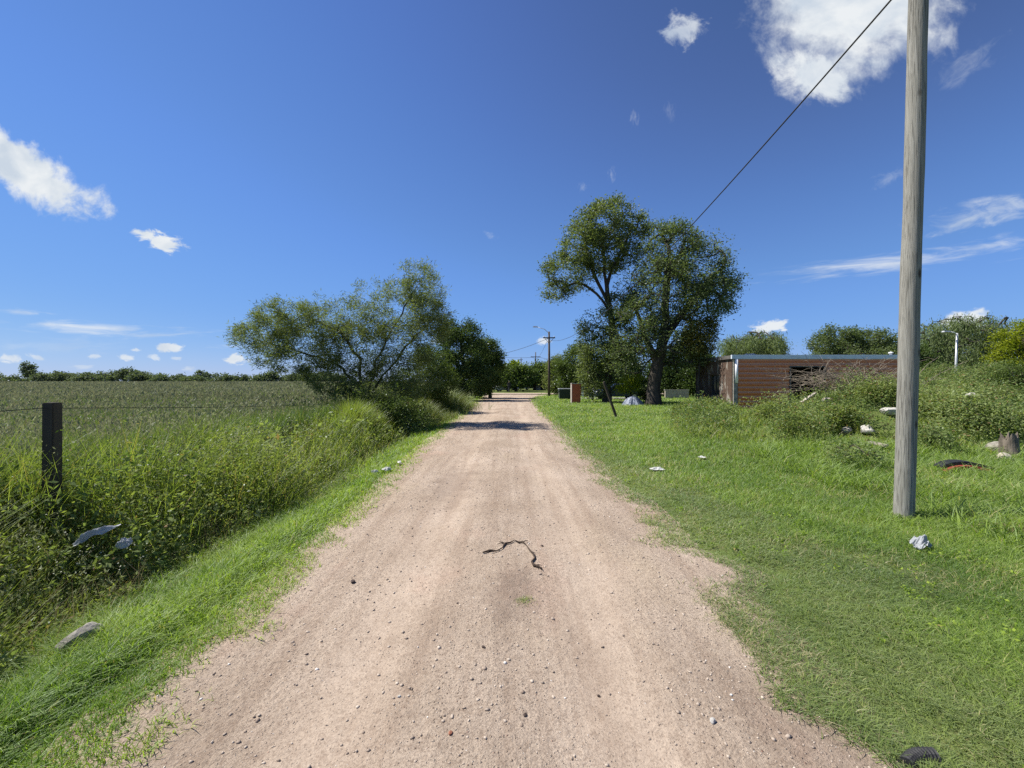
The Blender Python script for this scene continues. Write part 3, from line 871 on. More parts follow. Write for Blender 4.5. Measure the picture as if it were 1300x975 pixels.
def gp(px, d):
    """ground point on the photo column px at distance d"""
    X = (px - CX) / F * d
    return Vector((X, d, float(H(X, d)) - .05))


# feathery acacia on the left: several leaning stems, thin flat sprays
D0 = 16.0
b0 = gp(468, D0)
tree('acacia_tree', 'feathery open crowned acacia with several leaning stems on the left verge', 'tree',
     [[b0, P(462, 500, D0), P(455, 455, D0), P(430, 420, D0), P(385, 400, D0)],
      [P(466, 515, D0), P(478, 455, D0 - .3), P(505, 405, D0), P(535, 360, D0), P(541, 338, D0)],
      [P(462, 500, D0), P(430, 462, D0 + .5), P(370, 443, D0 + .6), P(312, 428, D0 + .6)],
      [P(467, 512, D0), P(495, 465, D0 + .6), P(530, 425, D0 + .4), P(556, 400, D0)]], .12,
     [ell(505, 395, 55, 40, D0), ell(535, 368, 24, 34, D0, 1.4), ell(425, 408, 55, 30, D0), ell(370, 408, 45, 24, D0, 1.6), ell(335, 432, 42, 18, D0, 1.2), ell(385, 455, 50, 22, D0, 1.6),
      ell(455, 440, 50, 36, D0), ell(500, 450, 45, 36, D0), ell(545, 420, 22, 34, D0, 1.4), ell(430, 478, 50, 20, D0), ell(520, 475, 42, 30, D0), ell(475, 495, 60, 22, D0, 1.8), ell(545, 400, 26, 30, D0, 1.6), ell(398, 430, 50, 26, D0), ell(352, 420, 40, 18, D0, 1.4)],
     1400, 50, .125, .085, .13, 'acacia', 3, seg=.4, shell=.3, along=.25, wig=.16, outb=.6, e=1.75)
# dark shrub at its foot
tree('shrub', 'dark dense shrub in the shade under the feathery acacia', 'shrub', [[gp(490, 14.6), P(490, 540, 14.6)]], .05,
     [ell(470, 528, 44, 30, 14.7, 1.0), ell(505, 522, 34, 34, 14.9, 1.0), ell(528, 540, 24, 24, 14.4, .8), ell(440, 515, 28, 26, 15.2, .9), ell(500, 555, 30, 20, 14.0, .7)],
     240, 60, .075, .22, .16, 'bush', 4, seg=.35)
# dense dark trees beyond it
D1 = 36.0
tree('evergreen_tree', 'dense dark evergreen tree left of the road behind the acacia', 'tree', [[gp(588, D1), P(588, 470, D1), P(585, 425, D1)]], .17,
     [ell(585, 450, 32, 38, D1), ell(572, 440, 22, 26, D1), ell(590, 425, 14, 16, D1, 1.0), ell(574, 418, 7, 12, D1, .5), ell(603, 422, 5, 12, D1, .4), ell(565, 470, 20, 22, D1), ell(595, 482, 30, 20, D1)],
     330, 75, .15, .26, .28, 'dark', 5, outb=.4)
D1 = 41.0
tree('evergreen_tree', 'rounder dark tree hanging over the left road edge farther on', 'tree', [[gp(622, D1), P(620, 465, D1), P(616, 445, D1)]], .15,
     [ell(618, 462, 20, 30, D1), ell(622, 475, 16, 24, D1), ell(606, 452, 16, 24, D1), ell(612, 488, 22, 12, D1)],
     260, 75, .17, .26, .30, 'bush', 6, outb=.4)
D1 = 22.0
tree('shrub', 'low dark shrub between the acacia and the dense evergreen', 'shrub', [[gp(548, D1), P(548, 480, D1)]], .05,
     [ell(550, 462, 22, 26, D1, 1.0), ell(533, 486, 26, 24, D1, 1.0), ell(562, 482, 18, 20, D1, .9)], 170, 60, .10, .24, .2, 'bush', 7)


def clump(name, label, cat, cx, cy, sx, sy, n, h0, h1, w, mat, seed, lean=.55, dry=.03):
    """one thick clump of tall grass"""
    r = rng(seed)
    x = r.normal(0, sx * .5, n); y = r.normal(0, sy * .5, n)
    rr = np.hypot(x / sx, y / sy)
    h = np.interp(rr, [0, .5, 1.2], [h1, h1 * .85, h0]) * r.uniform(.55, 1.1, n) * (.45 + 1.1 * fbm(x + cx, y + cy, .7, 3))
    base = np.array([cx, cy, float(H(cx, cy))])
    z = H(x + cx, y + cy) - base[2] - .03
    ti = np.clip(.5 + r.normal(0, .25, n), 0, .92); ti[r.random(n) < dry] = 1
    V, q, tr = blades(x, y, z, h, w * np.ones(n), r.uniform(.1, lean * 1.5, n), r)
    o = mesh_np(name, V, [q, tr], M[mat], tint=np.repeat(ti, 5)); o.location = base
    return tag(o, label, cat)


clump('tall_grass_clump', 'yellowish green tall grass clump beside the evergreen on the left verge', 'grass clump', -4.1, 24.5, 1.4, 4.5, 13000, .5, 1.9, .020, 'scrub', 61)
clump('tall_grass_clump', 'lower tall grass clump right of the dark shrub under the acacia', 'grass clump', -3.9, 18.5, 1.1, 2.6, 8000, .4, 1.25, .016, 'scrub', 62)
clump('tall_grass_clump', 'green tall grass clump left of the shrub under the acacia', 'grass clump', -4.9, 13.2, 1.0, 2.2, 8000, .5, 1.05, .014, 'weed_grass', 63)

# the two big trees on the right
D2 = 31.0
b1 = gp(770, D2)
tree('tall_tree', 'taller lopsided tree with a bent trunk leaning limb and high crown', 'tree',
     [[b1, P(772, 470, D2), P(779, 420, D2), P(774, 392, D2), P(768, 350, D2), P(765, 300, D2)],
      [P(778, 415, D2), P(795, 380, D2), P(806, 340, D2)],
      [P(773, 385, D2), P(752, 345, D2), P(742, 310, D2)],
      [P(776, 398, D2), P(756, 370, D2), P(735, 358, D2), P(712, 365, D2)],
      [P(770, 360, D2), P(785, 325, D2), P(800, 295, D2)]], .27,
     [ell(770, 283, 44, 26, D2, 2.2), ell(742, 310, 34, 28, D2, 2.0), ell(725, 345, 32, 26, D2, 1.8), ell(705, 368, 18, 14, D2, 1.1), ell(800, 293, 24, 26, D2, 1.6), ell(765, 325, 32, 26, D2, 2),
      ell(792, 325, 22, 18, D2, 1.5), ell(760, 440, 26, 32, D2, 1.6), ell(752, 470, 20, 22, D2, 1.3), ell(785, 430, 22, 40, D2, 1.6), ell(745, 415, 12, 16, D2, .9), ell(770, 458, 36, 30, D2, 1.8), ell(784, 392, 18, 26, D2, 1.5), ell(758, 490, 22, 14, D2, 1.2)],
     950, 48, .15, .26, .25, 'poplar', 8, seg=.7, along=.16, outb=.4)
D3 = 28.2
b2 = gp(830, D3)
tree('broad_tree', 'broad dark tree with thick trunk and full rounded crown beside the shed', 'tree',
     [[b2, P(831, 480, D3), P(843, 430, D3), P(846, 370, D3), P(850, 320, D3)],
      [P(836, 462, D3), P(820, 430, D3), P(808, 395, D3)],
      [P(843, 430, D3), P(872, 390, D3), P(900, 360, D3)]], .42,
     [ell(853, 318, 36, 32, D3, 2.4), ell(890, 335, 34, 40, D3, 2.2), ell(915, 360, 24, 22, D3, 1.5), ell(822, 362, 26, 30, D3, 2), ell(850, 370, 42, 40, D3, 3.2), ell(890, 385, 34, 30, D3, 3.0),
      ell(915, 385, 20, 14, D3, 1.2), ell(810, 415, 28, 36, D3, 2), ell(850, 430, 40, 36, D3, 2.4), ell(800, 450, 26, 26, D3, 1.6), ell(870, 450, 24, 24, D3, 2.2), ell(855, 295, 22, 12, D3, 1.3)],
     950, 50, .16, .19, .28, 'ash', 9, seg=.7, along=.16, outb=.4)
D4 = 27.0
tree('small_tree', 'small browning tree between the broad dark tree and the shed', 'tree', [[gp(888, D4), P(888, 460, D4), P(886, 430, D4)]], .07,
     [ell(886, 430, 18, 22, D4, 1.3), ell(898, 420, 12, 14, D4, .9), ell(874, 436, 12, 16, D4, 1)], 130, 60, .12, .24, .22, 'autumn', 10)
# dark trees closing the view behind the two
for k, (px, d, top, rw, mt, lb) in enumerate([
        (735, 46, 439, 26, 'bush', 'leafy tree behind the distant pole and the brick pillar'),
        (713, 50, 447, 18, 'poplar', 'smaller leafy tree directly right of the distant pole'),
        (790, 46, 440, 30, 'dark', 'dark tree behind the gap between the two big trees'),
        (850, 44, 446, 28, 'dark', 'dark tree behind the trunk of the broad tree'),
        (890, 42, 448, 24, 'dark', 'dark tree behind the small browning tree')]):
    hh = HY - top
    tree('background_tree', lb, 'tree', [[gp(px, d), P(px, 475, d), P(px + 2, top + 20, d)]], .16,
         [ell(px, top + 20, rw * .8, 20, d), ell(px - rw * .5, top + 32, rw * .6, 16, d), ell(px + rw * .5, top + 34, rw * .6, 16, d), ell(px, top + 42, rw, 12, d)],
         170, 70, .20, .27, .36, mt, 70 + k, outb=.4)
# town trees at the end of the track
for k, (px, d, top, rw, mt, lb) in enumerate([
        (655, 70, 464, 24, 'bush', 'dark green street tree at the end of the track'),
        (652, 79, 461, 8, 'yellow', 'yellow green treetop rising over the dark street tree at the track end'),
        (642, 84, 464, 22, 'bush', 'small street tree behind the walking person'),
        (679, 80, 462, 24, 'bush', 'dull green street tree behind the white parked car'),
        (698, 86, 460, 22, 'poplar', 'street tree above the dark roofed shack'),
        (632, 95, 464, 13, 'far', 'pale green tree peeping past the left roadside trees')]):
    tree('street_tree', lb, 'tree', [[gp(px, d), P(px, 482, d), P(px, top + 12, d)]], .2,
         [ell(px, top + 9, rw * .75, 8, d), ell(px - rw * .5, top + 15, rw * .6, 8, d), ell(px + rw * .5, top + 14, rw * .6, 8, d), ell(px, top + 19, rw, 6, d)],
         190, 45, .36, .3, .5, mt, 80 + k, outb=.4, seg=1)
# far right trees
DW = 62
tree('willow_tree', 'pale drooping willow behind the roof left of the dense hedge like tree', 'tree', [[gp(957, DW), P(957, 450, DW), P(957, 432, DW)]], .3,
     [ell(957, 430, 34, 9, DW), ell(935, 434, 16, 8, DW), ell(982, 434, 16, 8, DW)], 150, 120, .38, .10, .45, 'willow', 12, droop=3.2)
DW = 50
tree('dense_tree', 'dense dark wide tree rising behind the shed roof', 'tree', [[gp(1085, DW), P(1085, 460, DW), P(1085, 440, DW)]], .3,
     [ell(1060, 436, 30, 18, DW), ell(1095, 434, 36, 16, DW), ell(1128, 440, 22, 18, DW), ell(1048, 424, 12, 8, DW), ell(1085, 455, 60, 18, DW)], 330, 80, .22, .26, .36, 'ash', 13)
DW = 42
tree('willow_tree', 'big drooping willow behind the white street lamp', 'tree', [[gp(1215, DW), P(1215, 450, DW), P(1222, 415, DW)]], .4,
     [ell(1237, 409, 30, 10, DW), ell(1200, 416, 30, 14, DW), ell(1258, 422, 24, 18, DW), ell(1175, 428, 16, 14, DW), ell(1180, 440, 22, 18, DW), ell(1215, 450, 45, 22, DW), ell(1170, 462, 20, 22, DW), ell(1245, 462, 30, 18, DW)],
     380, 110, .27, .10, .35, 'willow', 14, droop=2.2)
DW = 38
tree('yellowing_tree', 'yellow green tree right of the willow by the pale fence post', 'tree', [[gp(1296, DW), P(1296, 450, DW), P(1300, 425, DW)]], .2,
     [ell(1298, 430, 26, 18, DW), ell(1290, 455, 26, 18, DW), ell(1325, 440, 28, 30, DW), ell(1310, 412, 16, 8, DW)], 220, 70, .17, .24, .28, 'yellow', 15)
tree('dense_tree', 'dark tree at the right end of the shed beside the willow', 'tree', [[gp(1165, 36), P(1165, 470, 36), P(1168, 450, 36)]], .18,
     [ell(1165, 465, 16, 26, 36), ell(1178, 475, 14, 18, 36)], 120, 70, .17, .25, .28, 'dark', 16)
for k, (px, py, d, rx, ry, mt, lb) in enumerate([
        (1195, 480, 17, 30, 16, 'mound', 'rounded shrub at the foot of the white street lamp'),
        (1250, 480, 15.5, 34, 16, 'mound', 'grey green shrub on the mound crest left of the pale fence post'),
        (1290, 495, 13.5, 26, 18, 'bush', 'darker shrub on the mound at the right frame edge')]):
    gq = gp(px, d); py = min(py, HY - (gq[2] + .38 - EYE) / d * F)
    tree('shrub', lb, 'shrub', [[gp(px, d), P(px, py + 4, d)]], .04, [ell(px, py, rx * .8, ry, d), ell(px - rx * .6, py + 8, rx * .6, ry * .8, d), ell(px + rx * .6, py + 8, rx * .6, ry * .8, d)],
         130, 60, .065, .2, .16, mt, 90 + k, seg=.3)
# nettle-like herb clumps in front of the shed
for k, (px, d, top, rx, lb) in enumerate([
        (872, 15.5, 512, 22, 'upright leafy herb clump at the left foot of the mound'),
        (905, 14.0, 508, 26, 'leafy herb clump in front of the brick side wall'),
        (926, 13.0, 514, 20, 'leafy herb clump left of the white sack'),
        (985, 11.5, 528, 30, 'wide leafy herb clump on the front slope of the mound'),
        (1050, 10.2, 545, 34, 'greener herb clump below the white rubble')]):
    z = max(P(px, top, d)[2], gp(px, d)[2] + .65); top = HY - (z - EYE) / d * F
    tree('herb_clump', lb, 'weeds', [[gp(px, d), (gp(px, d)[0], d, z - .3)]], .018,
         [ell(px, top + 14, rx * .8, 14, d, .5), ell(px - rx * .6, top + 24, rx * .6, 14, d, .5), ell(px + rx * .6, top + 24, rx * .6, 14, d, .5)],
         170, 46, .065, .24, .12, 'weed', 100 + k, seg=.25, up=1)
for k, (px, py, rx, ry, mt, lb) in enumerate([
        (1192, 512, 20, 14, 'weed', 'bright leafy clump right of the big pole below the street lamp'),
        (1238, 528, 24, 15, 'bush', 'dark leafy clump in the middle of the mound right of the pole'),
        (1272, 508, 22, 15, 'scrub', 'yellowish clump on the mound near the pale fence post'),
        (1182, 556, 18, 12, 'mound', 'pale grey green clump at the mound foot right of the pole'),
        (1118, 496, 22, 14, 'weed', 'leafy clump on the mound crest left of the big pole'),
        (1010, 540, 26, 14, 'weed', 'light green clump low on the left mound slope'),
        (1080, 575, 26, 13, 'mound', 'grey green clump in front of the white rubble'),
        (1285, 536, 20, 14, 'weed', 'green clump above the tree stump')]):
    q = onray(px, py + 6, .2); d = q[1]; g0 = float(H(q[0], d)); yb_ = HY - (g0 + .12 - EYE) / d * F
    tree('herb_clump', lb, 'weeds', [[(q[0], d, g0 - .05), (q[0], d, g0 + .2)]], .018,
         [ell(px, yb_ - ry * .7, rx * .8, ry, d, .45), ell(px - rx * .6, yb_ - ry * .2, rx * .6, ry * .8, d, .4), ell(px + rx * .6, yb_ - ry * .2, rx * .6, ry * .8, d, .4)],
         110, 42, .05, .22, .10, mt, 120 + k, seg=.22, up=1)
# treeline across the field: trees one can tell apart
r = rng(77)
far = [(36, 462, 10, 'tall lone round tree standing above the far treeline'), (14, 477, 14, 'low dark far tree at the left end of the treeline')]
px = 55
words_a = ['low', 'rounded', 'flat topped', 'bushy', 'sparse', 'dark', 'pale', 'broad']
for px in list(range(-330, 0, 24)) + list(range(56, 440, 17)):
    far.append((px + r.uniform(-4, 4), r.uniform(471, 478) if not 145 < px < 165 else 468, r.uniform(9, 17), None))
for k, (px, top, rw, lb) in enumerate(far):
    d = 260 + r.uniform(-25, 40)
    e = [ell(px, top + 5, rw * .7, 5, d), ell(px - rw * .4, top + 8, rw * .7, 5, d), ell(px + rw * .5, top + 8, rw * .7, 5, d)]
    if k == 0: e = [ell(px, 468, 6, 6, d), ell(px + 5, 474, 6, 5, d), ell(px - 3, 475, 4, 4, d)]
    tree('far_tree', lb or 'dull green tree in the far treeline across the crop field', 'tree', [[gp(px, d), P(px, 478, d), P(px, top + 5, d)]], .3, e,
         55, 40, 1.0, .34, 1.0, 'far', 200 + k, seg=2.5, group='far treeline trees' if not lb else None, along=.1)


# ------------------------------------------------------------------ poles, cables, lamps, fences
pb = Vector((4.50, 4.76, float(H(4.50, 4.76))))
top = P(1168, -60, 4.82)
n = 60; pts = []; rr = []
for k in range(n):
    s = k / (n - 1); q = pb.lerp(top, s); q.z -= .1 * (1 - s)
    q.x += .012 * (float(vnoise(s * 7, 3.3)) - .5); pts.append(q - pb); rr.append((.094 - .008 * s) * (1 + .06 * (float(vnoise(s * 16, 9.1)) - .5)))
pole = MB().tube(pts, rr, 24).build('utility_pole', M['pole'], shade=True)
pole.location = pb
tag(pole, 'big bare weathered wooden pole standing in grass on the right', 'utility pole')


def cable(name, a, b, sag, rad, label, n=40):
    a, b = Vector(a), Vector(b); pts = []
    for k in range(n + 1):
        s = k / n; q = a.lerp(b, s); q.z -= 4 * sag * s * (1 - s); pts.append(q - a)
    o = MB().tube(pts, rad, 6).build(name, M['wire'], shade=True); o.location = a
    return tag(o, label, 'cable')


dp = gp(697, 45.0)
PT = P(697, 421, 45)
cable('overhead_cable', (4.66, 4.85, 6.33), P(694, 430, 45), 1.6, .012, 'long black cable rising from the distant pole to the big wooden pole', 60)


def far_pole(base, hgt, arm_z, label, lamp=True, arm=1.3):
    root = empty('power_pole', base, 0, label, 'utility pole')
    MB().tube([(0, 0, 0), (.02, 0, hgt * .5), (0, 0, hgt)], [.16, .13, .10], 10).build('pole', M['oldpole'], root, shade=True)
    MB().box((0, -.14, arm_z), (arm, .10, .12)).build('crossarm', M['oldpole'], root, .01)
    for s in (-1, 1):
        MB().tube([(s * arm * .36, -.14, arm_z - .05), (0, -.13, arm_z - .62)], .025, 6).build('brace', M['oldpole'], root)
        MB().tube([(s * arm * .42, -.14, arm_z + .06), (s * arm * .42, -.14, arm_z + .13), (s * arm * .42, -.14, arm_z + .2)], [.03, .055, .03], 8).build('insulator', M['white'], root, shade=True)
    if lamp:
        ar = MB().tube([(0, 0, hgt - .2), (-.5, -.1, hgt + .25), (-1.25, -.2, hgt + .45)], .03, 6).build('lamp_arm', M['steel'], root, shade=True)
        MB().box((-1.5, -.23, hgt + .5), (.6, .22, .12), taper=.7).build('lamp_head', M['steel'], ar, .03)
    return root


far_pole(dp, PT[2] - dp[2], P(697, 429, 45)[2] - dp[2], 'distant wooden pole with a crossarm and street lamp at the road end')
dq = gp(680, 92); far_pole(dq, P(680, 447, 92)[2] - dq[2], P(680, 453, 92)[2] - dq[2], 'farther thin pole with crossarm seen left of the distant pole', False, 2.2)
dr = gp(661.5, 125); far_pole(dr, P(661.5, 454, 125)[2] - dr[2], P(661.5, 456.5, 125)[2] - dr[2], 'farthest thin pole above the yellow green treetop', False, 1.0)
cable('overhead_cable', P(697, 429, 45), P(560, 452, 55), 1.0, .02, 'thin cable running left from the top of the distant pole')
cable('overhead_cable', P(680, 453.5, 92), P(560, 441, 92), .9, .03, 'thin cable running left from the farther crossarm pole')
cable('overhead_cable', P(694, 434, 45), P(680, 454, 92), .6, .015, 'thin cable from the distant pole down to the farther pole')
cable('overhead_cable', P(684, 453.5, 92), P(740, 455, 92), .5, .03, 'short cable running right from the farther crossarm pole')

# white street lamp at the right
lb_ = gp(1212, 34)
root = empty('street_lamp', lb_, 0, 'white street lamp with a short arm in front of the willow', 'street lamp')
hz = P(1215, 423, 34)[2] - lb_[2]
MB().tube([(0, 0, 0), (.1, 0, hz * .5), (.2, 0, hz)], [.095, .08, .065], 10).build('pole', M['steel'], root, shade=True)
ar = MB().tube([(.2, 0, hz - .15), (0, 0, hz + .05), (-.35, 0, hz + .12)], .035, 8).build('arm', M['white'], root, shade=True)
MB().box((-.68, 0, hz + .13), (.7, .26, .12), taper=.75).build('lamp_head', M['steel'], ar, .03)

# field fence on the left: post and wires
fx = -4.5
root = empty('wire_fence', (fx, 4.05, float(H(fx, 4.05))), 0, 'old field fence of dark square posts and a thin wire left of the ditch', 'fence')
zt = P(60, 511, 4.05)[2]
b_ = root.location.copy()
for k, (yy, xx, tz, wd) in enumerate([(4.05, fx, zt, .115), (1.2, -4.25, 1.45, .115)]):
    hb = float(H(xx, yy)) - .2
    mb = MB(); mb.box((xx - b_.x, yy - b_.y, (tz + hb) / 2 - b_.z), (wd, wd * .85, tz - hb), taper=.96, off=(.008, 0))
    o = mb.build('post', M['postwood'], root, .008)
for dz in (.05,):
    pts = [(-4.25, 1.2, 1.45 - dz)]
    for a, bq in (((-4.25, 1.2, 1.45 - dz), (fx, 4.05, zt - dz)), ((fx, 4.05, zt - dz), (-5.25, 12.0, 1.02 - dz)), ((-5.25, 12, 1.02 - dz), (-6.3, 24, .95 - dz))):
        for s in np.linspace(.1, 1, 10): q = Vector(a).lerp(Vector(bq), s); q.z -= .03 * math.sin(math.pi * s); pts.append(q)
    MB().tube([Vector(p) - b_ + Vector((0, -.08, 0)) for p in pts], .0035, 5).build('wire', M['wire'], root)

# pale fence on the far right
fb = gp(1289, 27)
root = empty('slat_fence', fb, 0, 'grey slatted fence with a pale concrete post at the right edge', 'fence')
hz = P(1289, 479, 27)[2] - fb[2]
MB().box((0, 0, hz / 2), (.26, .2, hz)).build('post', M['concrete'], root, .015)
for s in (-1, 1):
    mb = MB()
    for k in range(18): mb.box((s * (.28 + k * .14), .05, hz * .42), (.09, .03, hz * .8))
    for zz in (.3, hz * .7): mb.box((s * 1.45, .09, zz), (2.6, .04, .08))
    mb.build('slat_panel', M['plankwood'], root)
    MB().box((s * 2.85, 0, hz / 2), (.16, .16, hz)).build('post', M['plankwood'], root, .01)

# leaning dark post on the lawn
lp = gp(783, 18.2); lt = P(767, 486, 18.0)
mb = MB(); d_ = Vector(lt) - lp
rot = d_.to_track_quat('Z', 'Y').to_matrix()
mb.box(d_ * .5, (.10, .09, d_.length + .1), rot)
o = mb.build('leaning_post', M['postwood'], None, .01); o.location = lp
tag(o, 'dark wooden post leaning left on the lawn before the big trees', 'post')


# ------------------------------------------------------------------ the shed
X0, X1, Y0, Y1, ZT = 12.8, 22.55, 24.0, 28.8, 3.16
root = empty('shed', (X0, Y0, 0), 0, 'long low shed with brown corrugated front and pale flat roof edge', 'shed')
gz = -.1


def W(x, y, z): return (x - X0, y - Y0, z)


dx0, dx1, dz1 = P(1003, 0, 24)[0], P(1046, 0, 24)[0], P(0, 466, 24)[2]
mb = MB()
mb.box(W((X0 + X1) / 2, Y1, (ZT + gz) / 2 - .1), (X1 - X0 - .3, .15, ZT - gz - .25))
mb.box(W(X1 - .08, (Y0 + Y1) / 2, (ZT + gz) / 2 - .1), (.15, Y1 - Y0 - .3, ZT - gz - .25))
mb.build('back_wall', M['plaster'], root)
# brick side wall with its window opening
wy0, wy1, wz0, wz1 = 25.6, 26.8, .75, 2.05
mb = MB()
for (a, b, c, d) in ((Y0 + .12, wy0, gz, ZT - .25), (wy1, Y1 + .08, gz, ZT - .25), (wy0, wy1, gz, wz0), (wy0, wy1, wz1, ZT - .25)):
    mb.box(W(X0 + .09, (a + b) / 2, (c + d) / 2), (.18, b - a, d - c))
mb.build('side_wall', M['wallbrick'], root)
fr = MB()
for (a, b, c, d) in ((wy0, wy0 + .06, wz0, wz1), (wy1 - .06, wy1, wz0, wz1), (wy0 + .06, wy1 - .06, wz0, wz0 + .06), (wy0 + .06, wy1 - .06, wz1 - .06, wz1), ((wy0 + wy1) / 2 - .02, (wy0 + wy1) / 2 + .02, wz0 + .06, wz1 - .06)):
    fr.box(W(X0 + .12, (a + b) / 2, (c + d) / 2), (.05, b - a, d - c))
win = fr.build('window', M['postwood'], root, .004)
MB().box(W(X0 + .135, (wy0 + wy1) / 2, (wz0 + wz1) / 2), (.008, wy1 - wy0 - .13, wz1 - wz0 - .13)).build('pane', M['glass'], win)


def corrugated(xa, xb, za, zb):
    """horizontal trapezoid ribs"""
    prof = []; z = math.ceil(za / .27) * .27 - .27
    pts = []
    while z < zb:
        for dz, o_ in ((0, 0), (.05, .0), (.08, -.05), (.17, -.05), (.225, 0)):
            if za <= z + dz <= zb: pts.append((o_, z + dz))
        z += .27
    pts = [(pts[0][0], za)] + pts + [(pts[-1][0], zb)]
    V = []; Fc = []
    for i, (o_, zz) in enumerate(pts):
        V += [W(xa, Y0 + o_, zz), W(xb, Y0 + o_, zz), W(xb, Y0 + o_ + .04, zz), W(xa, Y0 + o_ + .04, zz)]
    for i in range(len(pts) - 1):
        a = 4 * i
        for j in range(4): Fc.append((a + j, a + (j + 1) % 4, a + 4 + (j + 1) % 4, a + 4 + j))
    return V, Fc


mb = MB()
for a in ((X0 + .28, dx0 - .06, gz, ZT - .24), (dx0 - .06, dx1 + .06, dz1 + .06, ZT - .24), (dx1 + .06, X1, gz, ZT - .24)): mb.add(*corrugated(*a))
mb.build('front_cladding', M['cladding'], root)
df = MB()
df.box(W(dx0 - .02, Y0 - .02, (dz1 + gz) / 2), (.07, .12, dz1 - gz)); df.box(W(dx1 + .02, Y0 - .02, (dz1 + gz) / 2), (.07, .12, dz1 - gz)); df.box(W((dx0 + dx1) / 2, Y0 - .02, dz1 + .03), (dx1 - dx0 + .11, .12, .06))
dfo = df.build('door_frame', M['dustyroof'], root, .004)
MB().box(W((X0 + X1) / 2 + .05, Y0 + 1.9, 1.4), (X1 - X0 - .6, .05, 2.9)).build('inner_wall', M['dark_in'], root)
mb = MB()
mb.box(W((X0 + X1) / 2, Y0 - .05, ZT - .11), (X1 - X0 + .25, .14, .24)).build('fascia', M['fascia'], root, .01)
mb = MB(); mb.box(W(X0 - .06, (Y0 + Y1) / 2 + .1, ZT - .12), (.12, Y1 - Y0 + .1, .22)); mb.build('side_fascia', M['dustyroof'], root, .01)
mb = MB(); mb.box(W((X0 + X1) / 2, (Y0 + Y1) / 2 + .05, ZT - .05), (X1 - X0 + .02, Y1 - Y0 + .02, .09)); mb.build('roof', M['steel'], root)
MB().tube([W(X0 + .17, Y0 - .07, 1.55), W(X0 + .17, Y0 - .07, ZT - .24)], .085, 12).build('downpipe', M['white'], root, shade=True)
MB().box(W(X0 + .13, Y0 + .0, (ZT + gz) / 2 - .13), (.24, .1, ZT - gz - .26)).build('corner_post', M['oldconcrete'], root, .008)
o = crumple('plastic_sheet', (P(955, 451, 24.9)[0], 25.2, ZT + .0), .9, .5, .14, M['whiteplastic'], 5)
tag(o, 'white plastic sheet lying on the shed roof', 'sheet')
rv = empty('roof_vent', (P(1131, 0, 24.6)[0], 24.6, ZT - .01), 0, 'small steel vent pipe at the right end of the shed roof', 'vent')
MB().tube([(0, 0, 0), (0, 0, .16)], .07, 12).build('pipe', M['steel'], rv, shade=True)
MB().tube([(0, 0, .16), (0, 0, .2), (0, 0, .25)], [.13, .12, .02], 12).build('cap', M['white'], rv, shade=True)

# ------------------------------------------------------------------ things at the road end
bp = gp(731, 30.6)
root = empty('brick_pillar', bp, .08, 'short red brick pillar standing on the lawn', 'pillar')
hz = P(0, 487.5, 30.6)[2] - bp[2]
MB().box((0, 0, hz / 2), (.62, .42, hz)).build('shaft', M['brick'], root, .006)
MB().box((0, 0, hz + .035), (.70, .50, .07)).build('cap', M['oldconcrete'], root, .01)
MB().box((-.335, -.02, hz * .5), (.05, .34, hz * .96)).build('sunlit_side', M['plaster'], root, .004)  # paler panel: sunlight on the shaft's left side put into its colour

db = gp(718, 37.5)
root = empty('dumpster', db, 0, 'dark green metal dumpster with pale lid behind the brick pillar', 'dumpster')
MB().box((0, 0, .52), (1.15, .9, .85), taper=1.08).build('body', M['bin'], root, .02)
MB().box((0, 0, .985), (1.3, 1.04, .07)).build('lid', M['steel'], root, .015)
for sx_ in (-1, 1):
    MB().box((sx_ * .66, -.1, .75), (.08, .3, .08)).build('lifting_arm', M['bin'], root)
    for sy_ in (-1, 1): MB().tube([(sx_ * .42 - .03, sy_ * .32, .07), (sx_ * .42 + .03, sy_ * .32, .07)], .07, 12).build('wheel', M['tyre'], root)

hb = gp(746, 44)
root = empty('brick_outbuilding', hb, 0, 'small brick outbuilding with a white edged door behind the brick pillar', 'building')
MB().box((.6, 1.2, 1.1), (2.4, 2.4, 2.2)).build('wall', M['wallbrick'], root)
MB().box((.6, 1.1, 2.26), (2.7, 2.8, .1)).build('roof', M['dustyroof'], root, .01)
MB().box((-.52, -.03, 1.05), (.2, .06, 2.1)).build('door_jamb', M['white'], root, .005)
MB().box((-.05, -.02, 1.0), (.72, .05, 1.98)).build('door', M['redbrown'], root, .005)

th = gp(803.5, 27.5)
bm = bmesh.new(); nseg = 28; rings = []
for k in range(7):
    s = k / 6; ring = []
    for a in range(nseg):
        an = a / nseg * 2 * math.pi
        fold = 1 + .13 * math.sin(an * 5 + 1) * (1 - s * .5) + .09 * math.sin(an * 9 + s * 3)
        rad = (.66 * (1 - s) ** .5 + .04) * fold
        ring.append(bm.verts.new((rad * math.cos(an), rad * .8 * math.sin(an), .62 * s ** 1.15 + .05 * math.sin(an * 3) * (1 - s) + .03)))
    rings.append(ring)
for k in range(6):
    for a in range(nseg): bm.faces.new((rings[k][a], rings[k][(a + 1) % nseg], rings[k + 1][(a + 1) % nseg], rings[k + 1][a]))
bm.faces.new(rings[-1])
me = bpy.data.meshes.new('tarp_heap'); bm.to_mesh(me); bm.free()
o = link('tarp_heap', me, M['tarp']); o.location = th
tag(o, 'pale blue grey tarpaulin draped over a heap between the big trunks', 'tarpaulin')
tree('shrub', 'bright yellow green shrub behind the draped tarpaulin', 'shrub', [[gp(800, 29.5), P(800, 494, 29.5)]], .04,
     [ell(800, 486, 11, 10, 29.5, .6), ell(808, 480, 6, 7, 29.5, .4), ell(795, 492, 10, 8, 29.5, .5)], 60, 45, .10, .26, .16, 'yellow', 17, seg=.3)
